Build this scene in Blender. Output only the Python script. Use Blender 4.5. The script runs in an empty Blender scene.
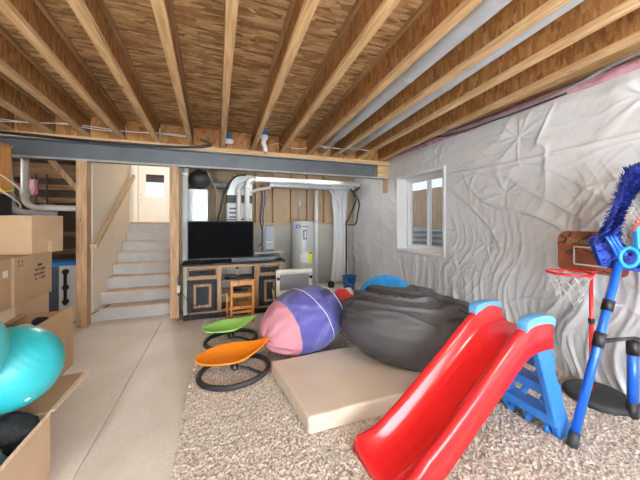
import bpy, bmesh, math, random
from mathutils import Vector, Matrix, noise
random.seed(7)
R = math.radians
PI = math.pi
COL = bpy.context.scene.collection
SC = bpy.context.scene

# ------------------------------------------------------------------ materials
MATS = {}
def nn(nt, t, **kw):
    n = nt.nodes.new(t)
    for k, v in kw.items():
        setattr(n, k, v)
    return n
def newmat(name):
    m = bpy.data.materials.new(name)
    m.use_nodes = True
    nt = m.node_tree
    b = nt.nodes['Principled BSDF']
    MATS[name] = m
    return m, nt, b
def coords(nt, scale=(1, 1, 1), rot=(0, 0, 0)):
    tc = nn(nt, 'ShaderNodeTexCoord'); mp = nn(nt, 'ShaderNodeMapping')
    mp.inputs['Scale'].default_value = scale
    mp.inputs['Rotation'].default_value = rot
    nt.links.new(tc.outputs['Object'], mp.inputs['Vector'])
    return mp.outputs['Vector']
def ramp(nt, src, stops):
    r = nn(nt, 'ShaderNodeValToRGB')
    cr = r.color_ramp
    cr.elements[0].position = stops[0][0]; cr.elements[0].color = (*stops[0][1], 1)
    cr.elements[1].position = stops[-1][0]; cr.elements[1].color = (*stops[-1][1], 1)
    for p, c in stops[1:-1]:
        e = cr.elements.new(p); e.color = (*c, 1)
    nt.links.new(src, r.inputs['Fac'])
    return r.outputs['Color']
def bump(nt, b, src, strength=.3, dist=.01):
    bm_ = nn(nt, 'ShaderNodeBump')
    bm_.inputs['Strength'].default_value = strength
    bm_.inputs['Distance'].default_value = dist
    nt.links.new(src, bm_.inputs['Height'])
    nt.links.new(bm_.outputs['Normal'], b.inputs['Normal'])
def simple(name, c, rough=.5, metal=0, var=.12, vscale=6, bmp=0, bscale=60, spec=.5, coat=0, sheen=0, stretch=(1, 1, 1)):
    m, nt, b = newmat(name)
    n = nn(nt, 'ShaderNodeTexNoise'); n.inputs['Scale'].default_value = vscale; n.inputs['Detail'].default_value = 4
    v = coords(nt, stretch)
    nt.links.new(v, n.inputs['Vector'])
    lo = tuple(x * (1 - var) for x in c); hi = tuple(min(1, x * (1 + var)) for x in c)
    nt.links.new(ramp(nt, n.outputs['Fac'], [(.3, lo), (.7, hi)]), b.inputs['Base Color'])
    b.inputs['Roughness'].default_value = rough
    b.inputs['Metallic'].default_value = metal
    b.inputs['Specular IOR Level'].default_value = spec
    if coat: b.inputs['Coat Weight'].default_value = coat; b.inputs['Coat Roughness'].default_value = .15
    if sheen: b.inputs['Sheen Weight'].default_value = sheen
    if bmp:
        n2 = nn(nt, 'ShaderNodeTexNoise'); n2.inputs['Scale'].default_value = bscale; n2.inputs['Detail'].default_value = 3
        nt.links.new(v, n2.inputs['Vector'])
        bump(nt, b, n2.outputs['Fac'], bmp)
    return m
def wood(name, lo, mid, hi, axis='y', rough=.6, sc=1.0, knots=True):
    m, nt, b = newmat(name)
    s = {'x': (1.2, 16, 16), 'y': (16, 1.2, 16), 'z': (16, 16, 1.2)}[axis]
    v = coords(nt, tuple(q * sc for q in s))
    n = nn(nt, 'ShaderNodeTexNoise'); n.inputs['Scale'].default_value = 2.2; n.inputs['Detail'].default_value = 6; n.inputs['Distortion'].default_value = .6
    nt.links.new(v, n.inputs['Vector'])
    c = ramp(nt, n.outputs['Fac'], [(.25, lo), (.5, mid), (.75, hi)])
    if knots:
        s2 = {'x': (1.6, 6, 6), 'y': (6, 1.6, 6), 'z': (6, 6, 1.6)}[axis]
        v2 = coords(nt, s2)
        vo = nn(nt, 'ShaderNodeTexVoronoi'); vo.inputs['Scale'].default_value = 1.3
        nt.links.new(v2, vo.inputs['Vector'])
        k = ramp(nt, vo.outputs['Distance'], [(.03, (.25, .12, .05)), (.1, (1, 1, 1))])
        mx = nn(nt, 'ShaderNodeMix', data_type='RGBA', blend_type='MULTIPLY'); mx.inputs['Factor'].default_value = .8
        nt.links.new(c, mx.inputs[6]); nt.links.new(k, mx.inputs[7]); c = mx.outputs[2]
    nt.links.new(c, b.inputs['Base Color'])
    b.inputs['Roughness'].default_value = rough
    bump(nt, b, n.outputs['Fac'], .15)
    return m
def osb(name, scale, rot=(0, 0, 0), stretch=(1, 1, 1), cols=None):
    m, nt, b = newmat(name)
    cols = cols or [(.0, (.10, .042, .014)), (.3, (.26, .125, .045)), (.65, (.42, .23, .095)), (1, (.62, .39, .19))]
    v = coords(nt, tuple(scale * q for q in stretch), rot)
    n = nn(nt, 'ShaderNodeTexNoise'); n.inputs['Scale'].default_value = .7; n.inputs['Detail'].default_value = 2
    nt.links.new(v, n.inputs['Vector'])
    mx = nn(nt, 'ShaderNodeMix', data_type='RGBA'); mx.inputs['Factor'].default_value = .25
    nt.links.new(v, mx.inputs[6]); nt.links.new(n.outputs['Color'], mx.inputs[7])
    vo = nn(nt, 'ShaderNodeTexVoronoi'); vo.inputs['Scale'].default_value = 1.0
    nt.links.new(mx.outputs[2], vo.inputs['Vector'])
    sep = nn(nt, 'ShaderNodeSeparateColor'); nt.links.new(vo.outputs['Color'], sep.inputs[0])
    n2 = nn(nt, 'ShaderNodeTexNoise'); n2.inputs['Scale'].default_value = 3.0; n2.inputs['Detail'].default_value = 5
    nt.links.new(v, n2.inputs['Vector'])
    ma = nn(nt, 'ShaderNodeMath', operation='MULTIPLY_ADD'); ma.inputs[1].default_value = .45
    nt.links.new(sep.outputs[0], ma.inputs[0])
    m2 = nn(nt, 'ShaderNodeMath', operation='MULTIPLY'); m2.inputs[1].default_value = .6
    nt.links.new(n2.outputs['Fac'], m2.inputs[0]); nt.links.new(m2.outputs[0], ma.inputs[2])
    nt.links.new(ramp(nt, ma.outputs[0], cols), b.inputs['Base Color'])
    b.inputs['Roughness'].default_value = .75
    b.inputs['Specular IOR Level'].default_value = .25
    bump(nt, b, vo.outputs['Distance'], .25)
    return m

osb('osb_deck', 19, stretch=(.5, 2.4, 1), cols=[(.12, (.07, .030, .010)), (.38, (.29, .155, .06)), (.6, (.50, .30, .135)), (.92, (.78, .56, .32))])
osb('osb_web', 26, stretch=(1, 2.0, .6), rot=(0, .0, 0), cols=[(.0, (.10, .035, .010)), (.35, (.27, .11, .035)), (.65, (.40, .19, .065)), (1, (.56, .31, .13))])
wood('pine_y', (.36, .21, .09), (.54, .34, .16), (.70, .49, .27), 'y')
wood('pine_x', (.36, .21, .09), (.54, .34, .16), (.70, .49, .27), 'x')
wood('pine_z', (.28, .15, .07), (.44, .27, .14), (.58, .39, .23), 'z')
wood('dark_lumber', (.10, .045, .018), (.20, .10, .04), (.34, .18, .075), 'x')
wood('lumber_y', (.24, .12, .045), (.36, .20, .085), (.46, .28, .13), 'y')
wood('orange_pine', (.36, .14, .03), (.50, .22, .055), (.62, .31, .09), 'z')
wood('chair_wood', (.34, .12, .025), (.50, .20, .045), (.62, .29, .08), 'z', rough=.35, knots=False)
wood('cabinet_wood', (.16, .085, .04), (.36, .20, .09), (.50, .31, .16), 'z', rough=.55)
wood('cabinet_wood_x', (.16, .085, .04), (.36, .20, .09), (.50, .31, .16), 'x', rough=.55)
wood('grey_wood', (.22, .19, .16), (.36, .32, .27), (.50, .45, .38), 'z', knots=False)
wood('black_wood', (.008, .009, .012), (.016, .018, .024), (.05, .055, .065), 'z', rough=.6, knots=False)
MATS['black_wood'].node_tree.nodes['Principled BSDF'].inputs['Specular IOR Level'].default_value = .2
wood('fence_wood', (.30, .18, .11), (.46, .31, .20), (.60, .44, .31), 'z')
wood('nosing_wood', (.40, .26, .14), (.55, .38, .22), (.66, .48, .30), 'x', knots=False)
simple('steel_paint', (.10, .11, .122), .45, .2, .1, 5)
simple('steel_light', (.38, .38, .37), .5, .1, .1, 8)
simple('galvanized', (.66, .72, .76), .30, .35, .08, 5)
simple('pvc', (.80, .80, .77), .35, 0, .05, 4)
simple('grey_pvc', (.42, .43, .43), .4, 0, .1, 4)
simple('drywall', (.82, .75, .64), .9, 0, .03, 3, .05, 120)
simple('hall_paint', (.85, .82, .76), .9, 0, .03, 3)
simple('riser_paint', (.56, .56, .57), .7, 0, .08, 5)
simple('tread_paint', (.62, .51, .40), .7, 0, .10, 6)
simple('white_paint', (.85, .85, .85), .4, 0, .03, 3)
simple('white_plastic', (.86, .86, .86), .35, 0, .02, 3)
simple('cream_plastic', (.80, .76, .68), .45, 0, .04, 3)
simple('black_plastic', (.016, .016, .018), .35, 0, .2, 10)
simple('black_rubber', (.03, .031, .033), .6, 0, .2, 10)
simple('screen_black', (.003, .003, .004), .5, 0, .1, 2, spec=.02)
simple('cardboard', (.50, .335, .195), .85, 0, .08, 3, .05, 90)
simple('cardboard_light', (.60, .43, .28), .85, 0, .06, 3, .05, 90)
simple('cardboard_dark', (.40, .255, .145), .9, 0, .08, 4)
simple('cardboard_edge', (.72, .58, .42), .9, 0, .25, 60)
simple('tape', (.66, .52, .36), .3, 0, .05, 8)
simple('paper', (.82, .82, .80), .7, 0, .04, 10)
simple('ink', (.06, .045, .035), .8, 0, .1, 10)
simple('teal_vinyl', (.025, .43, .48), .38, 0, .05, 2, .08, 220, coat=.15)
simple('teal_vinyl_light', (.07, .53, .56), .38, 0, .05, 2, .08, 220, coat=.15)
simple('black_cloth', (.010, .011, .013), .85, 0, .2, 10, .3, 80)
simple('teal_cloth', (.10, .23, .27), .45, 0, .45, 14, .5, 30)
simple('foam_cover', (.74, .645, .53), .9, 0, .08, 2.5, .12, 60)
simple('charcoal_fabric', (.066, .063, .064), .5, 0, .2, 3, .12, 90, spec=.4)
simple('blue_vinyl', (.03, .33, .80), .4, 0, .2, 7, .2, 40)
simple('red_plastic', (.78, .018, .022), .24, 0, .05, 2, coat=.35)
simple('slide_blue', (.03, .19, .60), .35, 0, .06, 3, coat=.1)
simple('pale_blue', (.14, .42, .80), .4, 0, .05, 4)
simple('leg_blue', (.015, .13, .66), .28, .1, .06, 4, coat=.3)
simple('fringe_blue', (.005, .013, .17), .6, 0, .6, 40)
simple('mesh_blue', (.007, .035, .30), .55, 0, .3, 40, .4, 200)
simple('clip_blue', (.02, .32, .86), .35, 0, .06, 10)
simple('coral_plastic', (.85, .09, .05), .35, 0, .1, 10)
simple('pole_red', (.72, .02, .02), .3, 0, .05, 5)
simple('net_white', (.85, .85, .84), .7, 0, .04, 10)
simple('net_grey', (.42, .40, .38), .7, 0, .15, 20)
simple('orange_plastic', (.92, .26, .012), .35, 0, .05, 3, .05, 200)
simple('green_plastic', (.36, .72, .17), .35, 0, .05, 3, .05, 200)
simple('cable_black', (.012, .012, .013), .5)
simple('cable_grey', (.33, .34, .36), .5)
simple('cable_white', (.78, .76, .72), .5)
simple('pink_insulation', (.60, .30, .36), .95, 0, .22, 12, .9, 40)
simple('heater_grey', (.50, .535, .54), .35, .05, .04, 3)
simple('label_yellow', (.85, .80, .05), .5)
simple('olive_print', (.42, .40, .10), .5)
simple('slate_panel', (.17, .20, .24), .4)
simple('logo_blue', (.02, .09, .32), .4)
simple('bucket_blue', (.012, .13, .42), .4)
simple('lid_blue', (.015, .22, .75), .4)
simple('bin_navy', (.07, .10, .16), .45)
simple('box_blue', (.01, .16, .62), .4)
simple('duct_black', (.025, .024, .024), .55, 0, .5, 8, .6, 14)
simple('duct_tape', (.13, .12, .11), .6, 0, .3, 10)
simple('chair_mesh', (.22, .22, .23), .8, 0, .1, 60)
simple('tan_board', (.46, .35, .23), .9, 0, .10, 3)
simple('tan_foam', (.60, .50, .38), .9)
simple('red_cloth', (.78, .05, .035), .6, 0, .12, 8)
simple('white_cloth', (.82, .78, .74), .7, 0, .08, 8)
simple('pink_cloth', (.60, .26, .32), .85, 0, .05, 4, .1, 100)
simple('navy_patch', (.035, .045, .10), .6, 0, .5, 40)
simple('gravel', (.45, .42, .38), .9, 0, .2, 20, .5, 30)
simple('brown_soffit', (.26, .13, .08), .8, 0, .15, 4)
simple('well_metal', (.72, .73, .72), .4, .4, .1, 4)
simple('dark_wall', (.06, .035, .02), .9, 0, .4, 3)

# concrete floor
m, nt, b = newmat('concrete')
v = coords(nt)
n1 = nn(nt, 'ShaderNodeTexNoise'); n1.inputs['Scale'].default_value = 1.1; n1.inputs['Detail'].default_value = 8; n1.inputs['Roughness'].default_value = .6; n1.inputs['Distortion'].default_value = .8
nt.links.new(v, n1.inputs['Vector'])
c1 = ramp(nt, n1.outputs['Fac'], [(.3, (.66, .61, .55)), (.5, (.76, .71, .65)), (.68, (.84, .80, .75))])
n2 = nn(nt, 'ShaderNodeTexNoise'); n2.inputs['Scale'].default_value = 45; n2.inputs['Detail'].default_value = 4
nt.links.new(v, n2.inputs['Vector'])
c2 = ramp(nt, n2.outputs['Fac'], [(.35, (.86, .86, .86)), (.6, (1, 1, 1))])
mx = nn(nt, 'ShaderNodeMix', data_type='RGBA', blend_type='MULTIPLY'); mx.inputs['Factor'].default_value = .5
nt.links.new(c1, mx.inputs[6]); nt.links.new(c2, mx.inputs[7]); nt.links.new(mx.outputs[2], b.inputs['Base Color'])
b.inputs['Roughness'].default_value = .55
bump(nt, b, n2.outputs['Fac'], .08)
# concrete foundation wall
simple('concrete_wall', (.42, .40, .36), .9, 0, .12, 3, .3, 30)
# plastic vapour barrier
m, nt, b = newmat('poly_sheet')
n1 = nn(nt, 'ShaderNodeTexNoise'); n1.inputs['Scale'].default_value = 1.6; n1.inputs['Detail'].default_value = 5
nt.links.new(coords(nt), n1.inputs['Vector'])
nt.links.new(ramp(nt, n1.outputs['Fac'], [(.3, (.70, .715, .73)), (.7, (.80, .815, .83))]), b.inputs['Base Color'])
b.inputs['Roughness'].default_value = .27
b.inputs['Specular IOR Level'].default_value = .8
n2 = nn(nt, 'ShaderNodeTexNoise'); n2.inputs['Scale'].default_value = 3; n2.inputs['Detail'].default_value = 3; n2.inputs['Distortion'].default_value = .4
nt.links.new(coords(nt, (1, 1.8, .7)), n2.inputs['Vector'])
bump(nt, b, n2.outputs['Fac'], .2, .03)
# rug
m, nt, b = newmat('rug_yarn')
n1 = nn(nt, 'ShaderNodeTexNoise'); n1.inputs['Scale'].default_value = 75; n1.inputs['Detail'].default_value = 2
nt.links.new(coords(nt), n1.inputs['Vector'])
nt.links.new(ramp(nt, n1.outputs['Fac'], [(.32, (.28, .22, .18)), (.44, (.50, .43, .37)), (.56, (.66, .60, .54)), (.7, (.80, .76, .71))]), b.inputs['Base Color'])
b.inputs['Roughness'].default_value = .95
# purple plush of the bean bag
m, nt, b = newmat('purple_plush')
n1 = nn(nt, 'ShaderNodeTexNoise'); n1.inputs['Scale'].default_value = 3.2; n1.inputs['Detail'].default_value = 5; n1.inputs['Distortion'].default_value = 1.2
nt.links.new(coords(nt), n1.inputs['Vector'])
nt.links.new(ramp(nt, n1.outputs['Fac'], [(.3, (.055, .05, .22)), (.55, (.085, .08, .30)), (.66, (.15, .15, .42)), (.8, (.34, .36, .62))]), b.inputs['Base Color'])
b.inputs['Roughness'].default_value = .8; b.inputs['Sheen Weight'].default_value = .15
# backboard print: rusty brown leather of a basketball
m, nt, b = newmat('backboard_print')
n1 = nn(nt, 'ShaderNodeTexNoise'); n1.inputs['Scale'].default_value = 9; n1.inputs['Detail'].default_value = 3
nt.links.new(coords(nt), n1.inputs['Vector'])
nt.links.new(ramp(nt, n1.outputs['Fac'], [(.3, (.17, .07, .05)), (.55, (.33, .10, .05)), (.75, (.46, .15, .07))]), b.inputs['Base Color'])
b.inputs['Roughness'].default_value = .35
# glass
m, nt, b = newmat('clear_glass')
b.inputs['Base Color'].default_value = (.95, .97, .97, 1); b.inputs['Roughness'].default_value = .02
b.inputs['Transmission Weight'].default_value = 1; b.inputs['IOR'].default_value = 1.02
def emis(name, c, s):
    m, nt, b = newmat(name)
    b.inputs['Base Color'].default_value = (*c, 1)
    b.inputs['Emission Color'].default_value = (*c, 1); b.inputs['Emission Strength'].default_value = s
emis('added_bulb_glow', (1, .93, .82), 6)  # glow of the added fill bulbs only
M = MATS

# ------------------------------------------------------------------ mesh helpers
def basis(d):
    d = d.normalized()
    up = Vector((0, 0, 1)) if abs(d.z) < .95 else Vector((1, 0, 0))
    a = d.cross(up).normalized(); b = a.cross(d).normalized()
    return a, b
class MB:
    def __init__(s): s.bm = bmesh.new()
    def faces(s, vs, fs):
        vv = [s.bm.verts.new(v) for v in vs]
        for f in fs:
            try: s.bm.faces.new([vv[i] for i in f])
            except ValueError: pass
        return s
    def box(s, a, b):
        x0, y0, z0 = a; x1, y1, z1 = b
        vs = [(x, y, z) for x in (x0, x1) for y in (y0, y1) for z in (z0, z1)]
        return s.faces(vs, [(0, 1, 3, 2), (4, 6, 7, 5), (0, 4, 5, 1), (2, 3, 7, 6), (0, 2, 6, 4), (1, 5, 7, 3)])
    def bar(s, p0, p1, w, h, up=None):
        p0 = Vector(p0); p1 = Vector(p1); d = (p1 - p0).normalized()
        if up is None: a, b = basis(d)
        else:
            up = Vector(up); a = d.cross(up).normalized(); b = a.cross(d).normalized()
        vs = []
        for p in (p0, p1):
            for i, j in ((-1, -1), (1, -1), (1, 1), (-1, 1)):
                vs.append(p + a * i * w / 2 + b * j * h / 2)
        return s.faces(vs, [(3, 2, 1, 0), (4, 5, 6, 7), (0, 1, 5, 4), (1, 2, 6, 5), (2, 3, 7, 6), (3, 0, 4, 7)])
    def tube(s, pts, r, n=10, closed=False, flat=1.0):
        pts = [Vector(p) for p in pts]; N = len(pts)
        rs = r if isinstance(r, (list, tuple)) else [r] * N
        rings = []; prev = None
        for i, p in enumerate(pts):
            if closed: d = pts[(i + 1) % N] - pts[i - 1]
            else: d = pts[min(i + 1, N - 1)] - pts[max(i - 1, 0)]
            if d.length < 1e-9: d = Vector((0, 0, 1))
            d.normalize()
            if prev is None:
                a, b = basis(d); b = d.cross(a).normalized()
            else:
                a = prev - d * prev.dot(d)
                if a.length < 1e-6: a, b = basis(d)
                a.normalize()
                b = d.cross(a).normalized()
            prev = a
            rings.append([s.bm.verts.new(p + (a * math.cos(2 * PI * k / n) + b * math.sin(2 * PI * k / n) * flat) * rs[i]) for k in range(n)])
        M_ = N if closed else N - 1
        for i in range(M_):
            A, B = rings[i], rings[(i + 1) % N]
            for k in range(n):
                try: s.bm.faces.new((A[k], A[(k + 1) % n], B[(k + 1) % n], B[k]))
                except ValueError: pass
        if not closed:
            s.bm.faces.new(rings[0][::-1]); s.bm.faces.new(rings[-1])
        return s
    def cyl(s, p0, p1, r, n=20, r1=None): return s.tube([p0, p1], [r, r if r1 is None else r1], n)
    def lathe(s, c, prof, n=32, ax=(0, 0, 1)):
        c = Vector(c); ax = Vector(ax).normalized(); a, b = basis(ax)
        rings = []
        for (r, z) in prof:
            if r < 1e-5: rings.append([s.bm.verts.new(c + ax * z)])
            else: rings.append([s.bm.verts.new(c + ax * z + (a * math.cos(2 * PI * k / n) + b * math.sin(2 * PI * k / n)) * r) for k in range(n)])
        for A, B in zip(rings, rings[1:]):
            for k in range(n):
                q = [A[k % len(A)], A[(k + 1) % n % len(A)], B[(k + 1) % n % len(B)], B[k % len(B)]]
                u = []
                for x in q:
                    if x not in u: u.append(x)
                if len(u) > 2:
                    try: s.bm.faces.new(u)
                    except ValueError: pass
        return s
    def ell(s, c, rx, ry, rz, nu=32, nv=20, fn=None, rot=None):
        c = Vector(c)
        def P(i, j):
            th = PI * j / nv; ph = 2 * PI * i / nu
            d = Vector((math.sin(th) * math.cos(ph), math.sin(th) * math.sin(ph), math.cos(th)))
            k = Vector((d.x * rx, d.y * ry, d.z * rz))
            if fn: k = fn(d, k)
            if rot: k = rot @ k
            return c + k
        top = s.bm.verts.new(P(0, 0)); bot = s.bm.verts.new(P(0, nv))
        rows = [[s.bm.verts.new(P(i, j)) for i in range(nu)] for j in range(1, nv)]
        for i in range(nu):
            s.bm.faces.new((top, rows[0][i], rows[0][(i + 1) % nu]))
            s.bm.faces.new((bot, rows[-1][(i + 1) % nu], rows[-1][i]))
            for A, B in zip(rows, rows[1:]): s.bm.faces.new((A[i], B[i], B[(i + 1) % nu], A[(i + 1) % nu]))
        return s
    def prism(s, poly, d):
        d = Vector(d); n = len(poly)
        vs = [Vector(p) for p in poly] + [Vector(p) + d for p in poly]
        return s.faces(vs, [tuple(range(n))[::-1], tuple(range(n, 2 * n))] + [(i, (i + 1) % n, (i + 1) % n + n, i + n) for i in range(n)])
    def grid(s, nx, ny, f, mask=None):
        vv = {}
        def V(i, j):
            if (i, j) not in vv: vv[(i, j)] = s.bm.verts.new(f(i, j))
            return vv[(i, j)]
        for i in range(nx):
            for j in range(ny):
                if mask and not mask(i, j): continue
                s.bm.faces.new((V(i, j), V(i + 1, j), V(i + 1, j + 1), V(i, j + 1)))
        return s
    def build(s, name, mat, parent=None, smooth=False, bevel=0, seg=2, loc=None, solid=0, sub=0):
        bmesh.ops.recalc_face_normals(s.bm, faces=s.bm.faces[:])
        me = bpy.data.meshes.new(name); s.bm.to_mesh(me); s.bm.free()
        if smooth:
            for p in me.polygons: p.use_smooth = True
        ml = mat if isinstance(mat, list) else [mat]
        for q in ml: me.materials.append(M[q] if isinstance(q, str) else q)
        o = bpy.data.objects.new(name, me); COL.objects.link(o)
        if loc: 
            me.transform(Matrix.Translation(-Vector(loc))); o.location = loc
        if parent:
            o.parent = parent
            o.matrix_parent_inverse = Matrix.Translation(parent.location).inverted() if False else Matrix.Identity(4)
            base = world_loc(parent)
            me.transform(Matrix.Translation(-base))
        if solid:
            md = o.modifiers.new('thick', 'SOLIDIFY'); md.thickness = solid; md.offset = 0
        if bevel:
            md = o.modifiers.new('bev', 'BEVEL'); md.width = bevel; md.segments = seg; md.limit_method = 'ANGLE'; md.angle_limit = R(40)
        if sub:
            md = o.modifiers.new('sub', 'SUBSURF'); md.levels = sub; md.render_levels = sub
        return o
def world_loc(o):
    p = Vector((0, 0, 0))
    while o: p += o.location; o = o.parent
    return p
def box(a, b): return MB().box(a, b)
def tag(o, label, cat, group=None, kind=None):
    if label: o['label'] = label
    if cat: o['category'] = cat
    if group: o['group'] = group
    if kind: o['kind'] = kind
    return o
def thing(name, label, cat, loc=(0, 0, 0), group=None):
    o = bpy.data.objects.new(name, None); COL.objects.link(o); o.location = loc
    o.empty_display_size = .1
    return tag(o, label, cat, group)
def struct(o): o['kind'] = 'structure'; return o
def lab(o, l): o['label'] = l; return o
def text_mesh(body, size, mat, parent, mtx, name='lettering', ext=.001):
    cu = bpy.data.curves.new('t', 'FONT'); cu.body = body; cu.size = size; cu.extrude = ext; cu.align_x = 'CENTER'; cu.align_y = 'CENTER'
    t = bpy.data.objects.new('t', cu); COL.objects.link(t)
    dg = bpy.context.evaluated_depsgraph_get()
    me = bpy.data.meshes.new_from_object(t.evaluated_get(dg)); bpy.data.objects.remove(t)
    me.transform(Matrix.Translation(-world_loc(parent)) @ mtx); me.materials.clear(); me.materials.append(M[mat])
    o = bpy.data.objects.new(name, me); COL.objects.link(o); o.parent = parent
    return o
def bez(pts, n=12):
    """catmull-rom through points"""
    P = [Vector(p) for p in pts]; out = []
    for i in range(len(P) - 1):
        p0 = P[max(i - 1, 0)]; p1 = P[i]; p2 = P[i + 1]; p3 = P[min(i + 2, len(P) - 1)]
        for k in range(n):
            t = k / n
            out.append(.5 * ((2 * p1) + (-p0 + p2) * t + (2 * p0 - 5 * p1 + 4 * p2 - p3) * t * t + (-p0 + 3 * p1 - 3 * p2 + p3) * t ** 3))
    out.append(P[-1]); return out
def noi(p, s=1.0): return noise.noise(Vector(p) * s)

# ------------------------------------------------------------------ camera
H = 1.42; AZ = R(19.75)
SA, CA = math.sin(AZ), math.cos(AZ)
cam = bpy.data.cameras.new('camera'); co = bpy.data.objects.new('camera', cam); COL.objects.link(co)
co.location = (0, 0, H); co.rotation_euler = (R(90), 0, -AZ)
cam.sensor_width = 36; cam.lens = 284 / 640 * 36; cam.shift_y = -18 / 640; cam.clip_start = .05
SC.camera = co

XR = 3.10; YB = 4.67; YW = 6.20; XL = -4.2; Y0 = -3.0; ZJ = 2.57; ZD = 2.86

# ------------------------------------------------------------------ setting
mb = MB()
JX = -.755
mb.box((XL - .2, Y0 - .2, -.12), (XR + .2, 8, -.012))
mb.box((XL - .2, Y0 - .2, -.0125), (JX - .010, 8, 0))
mb.box((JX + .009, Y0 - .2, -.0125), (XR + .2, 8, 0))
struct(mb.build('floor', 'concrete'))
struct(box((JX - .010, Y0, -.011), (JX - .003, 4.66, .001)).build('trim_1', 'paper'))   # pale strip in the control joint

mb = MB()
mb.box((XL - .2, Y0 - .2, ZD), (XR + .3, 4.9, ZD + .03)); mb.box((XL - .2, 4.9, ZD), (-1.78, YW + .2, ZD + .03)); mb.box((-.56, 4.9, ZD), (XR + .3, YW + .2, ZD + .03))
struct(mb.build('ceiling', 'osb_deck'))

# right wall with window opening
WY0, WY1, WZ0, WZ1 = 3.27, 4.40, .93, 2.21
mb = MB()
for a, b_ in (((XR + .05, Y0, 0), (XR + .3, WY0, 2.66)), ((XR + .05, WY1, 0), (XR + .3, YW + .2, 2.66)), ((XR + .05, WY0, 0), (XR + .3, WY1, WZ0)), ((XR + .05, WY0, WZ1), (XR + .3, WY1, 2.66))):
    mb.box(a, b_)
struct(mb.build('wall_right', 'concrete_wall'))
struct(box((XR + .12, Y0, 2.66), (XR + .3, YW + .2, ZD)).build('wall_right_rim', 'osb_web'))
# back wall
struct(box((-.56, YW, 0), (XR + .3, YW + .25, 1.36)).build('wall_back_foundation', 'concrete_wall'))
struct(box((-.56, YW + .12, 1.36), (XR + .3, YW + .25, ZD)).build('wall_back_sheathing', 'tan_board'))
struct(box((-.56, YW - .02, 1.36), (XR, YW + .12, 1.40)).build('trim_2', 'pine_x'))
# left wall, rear wall (behind the camera) with a patio opening added to let light in
struct(box((XL - .2, Y0, 0), (XL, YW + .3, ZD)).build('wall_left', 'concrete_wall'))
mb = MB()
mb.box((XL, Y0 - .2, 0), (-2.2, Y0, ZD)); mb.box((2.4, Y0 - .2, 0), (XR + .3, Y0, ZD)); mb.box((-2.2, Y0 - .2, 2.35), (2.4, Y0, ZD))
struct(mb.build('wall_front', 'concrete_wall'))
fr = MB()
for x in (-2.2, -.03, 2.31): fr.box((x, Y0 - .14, 0), (x + .09, Y0 - .06, 2.35))
fr.box((-2.2, Y0 - .14, 0), (2.4, Y0 - .06, .08)); fr.box((-2.2, Y0 - .14, 2.27), (2.4, Y0 - .06, 2.35))
d2 = struct(fr.build('added_patio_door', 'white_paint'))  # unseen patio door, added as an opening for light
box((-2.12, Y0 - .105, .08), (2.32, Y0 - .095, 2.27)).build('glass', 'clear_glass', d2)

# stair well walls, hall above
SXL, SXR = -1.66, -.67
struct(box((SXL - .12, 4.84, 0), (SXL, 6.72, 3.9)).build('wall_stair_left', 'drywall'))
struct(box((SXR, 4.84, 0), (SXR + .11, 6.72, 3.9)).build('wall_stair_right', 'drywall'))
struct(box((SXL - .12, 4.80, 2.56), (SXR + .11, 4.9, 3.9)).build('wall_stair_header', 'drywall'))
struct(box((-3.6, 6.72, 1.2), (.8, 11.6, 1.42)).build('floor_hall', 'nosing_wood'))
mb = MB(); mb.box((-3.6, 6.72, 1.42), (-3.5, 11.6, 3.9)); struct(mb.build('wall_hall_left', 'hall_paint'))
struct(box((.7, 6.72, 1.42), (.8, 11.6, 3.9)).build('wall_hall_right', 'hall_paint'))
struct(box((SXR + .11, 6.62, 1.42), (.7, 6.72, 3.9)).build('wall_hall_near_right', 'hall_paint'))
struct(box((-3.5, 6.62, 1.42), (SXL - .12, 6.72, 3.9)).build('wall_hall_near_left', 'hall_paint'))
struct(box((-3.6, 4.8, 3.9), (.8, 11.7, 4.0)).build('ceiling_hall', 'hall_paint'))
struct(box((SXL - .005, 6.60, 1.42), (SXL + .035, 6.735, 3.9)).build('trim_3', 'white_paint'))
# far hall wall around the door
DY = 11.5; DXA, DXB = -2.63, -1.72
mb = MB()
mb.box((-3.5, DY, 1.42), (DXA - .02, DY + .15, 3.9)); mb.box((DXB + .02, DY, 1.42), (.7, DY + .15, 3.9)); mb.box((DXA - .02, DY, 3.48), (DXB + .02, DY + .15, 3.9))
struct(mb.build('wall_hall_back', 'hall_paint'))
mb = MB()
mb.box((DXA - .09, DY - .02, 1.42), (DXA - .015, DY, 3.54)); mb.box((DXB + .015, DY - .02, 1.42), (DXB + .09, DY, 3.54)); mb.box((DXA - .09, DY - .02, 3.47), (DXB + .09, DY, 3.54))
struct(mb.build('trim_4', 'white_paint'))
mb = MB()
gx0, gx1, gz0, gz1 = DXA + .20, DXB - .08, 2.28, 3.14
mb.box((DXA, DY + .04, 1.43), (gx0, DY + .08, 3.46)); mb.box((gx1, DY + .04, 1.43), (DXB, DY + .08, 3.46))
mb.box((gx0, DY + .04, 1.43), (gx1, DY + .08, gz0)); mb.box((gx0, DY + .04, gz1), (gx1, DY + .08, 3.46))
d1 = struct(mb.build('door_1', 'white_paint', bevel=.006))
mb = MB()
for a, b_ in (((gx0, DY + .03, gz0), (gx0 + .03, DY + .04, gz1)), ((gx1 - .03, DY + .03, gz0), (gx1, DY + .04, gz1)), ((gx0, DY + .03, gz0), (gx1, DY + .04, gz0 + .03)), ((gx0, DY + .03, gz1 - .03), (gx1, DY + .04, gz1))): mb.box(a, b_)
mb.build('glazing_frame', 'white_plastic', d1)
box((gx0, DY + .055, gz0), (gx1, DY + .06, gz1)).build('glass', 'clear_glass', d1)
MB().lathe((DXA + .08, DY + .04, 2.2), [(.0, -.07), (.03, -.06), (.033, -.04), (.012, -.03), (.03, -.005), (.03, 0)], 16, (0, 1, 0)).build('knob', 'galvanized', d1, True)
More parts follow.
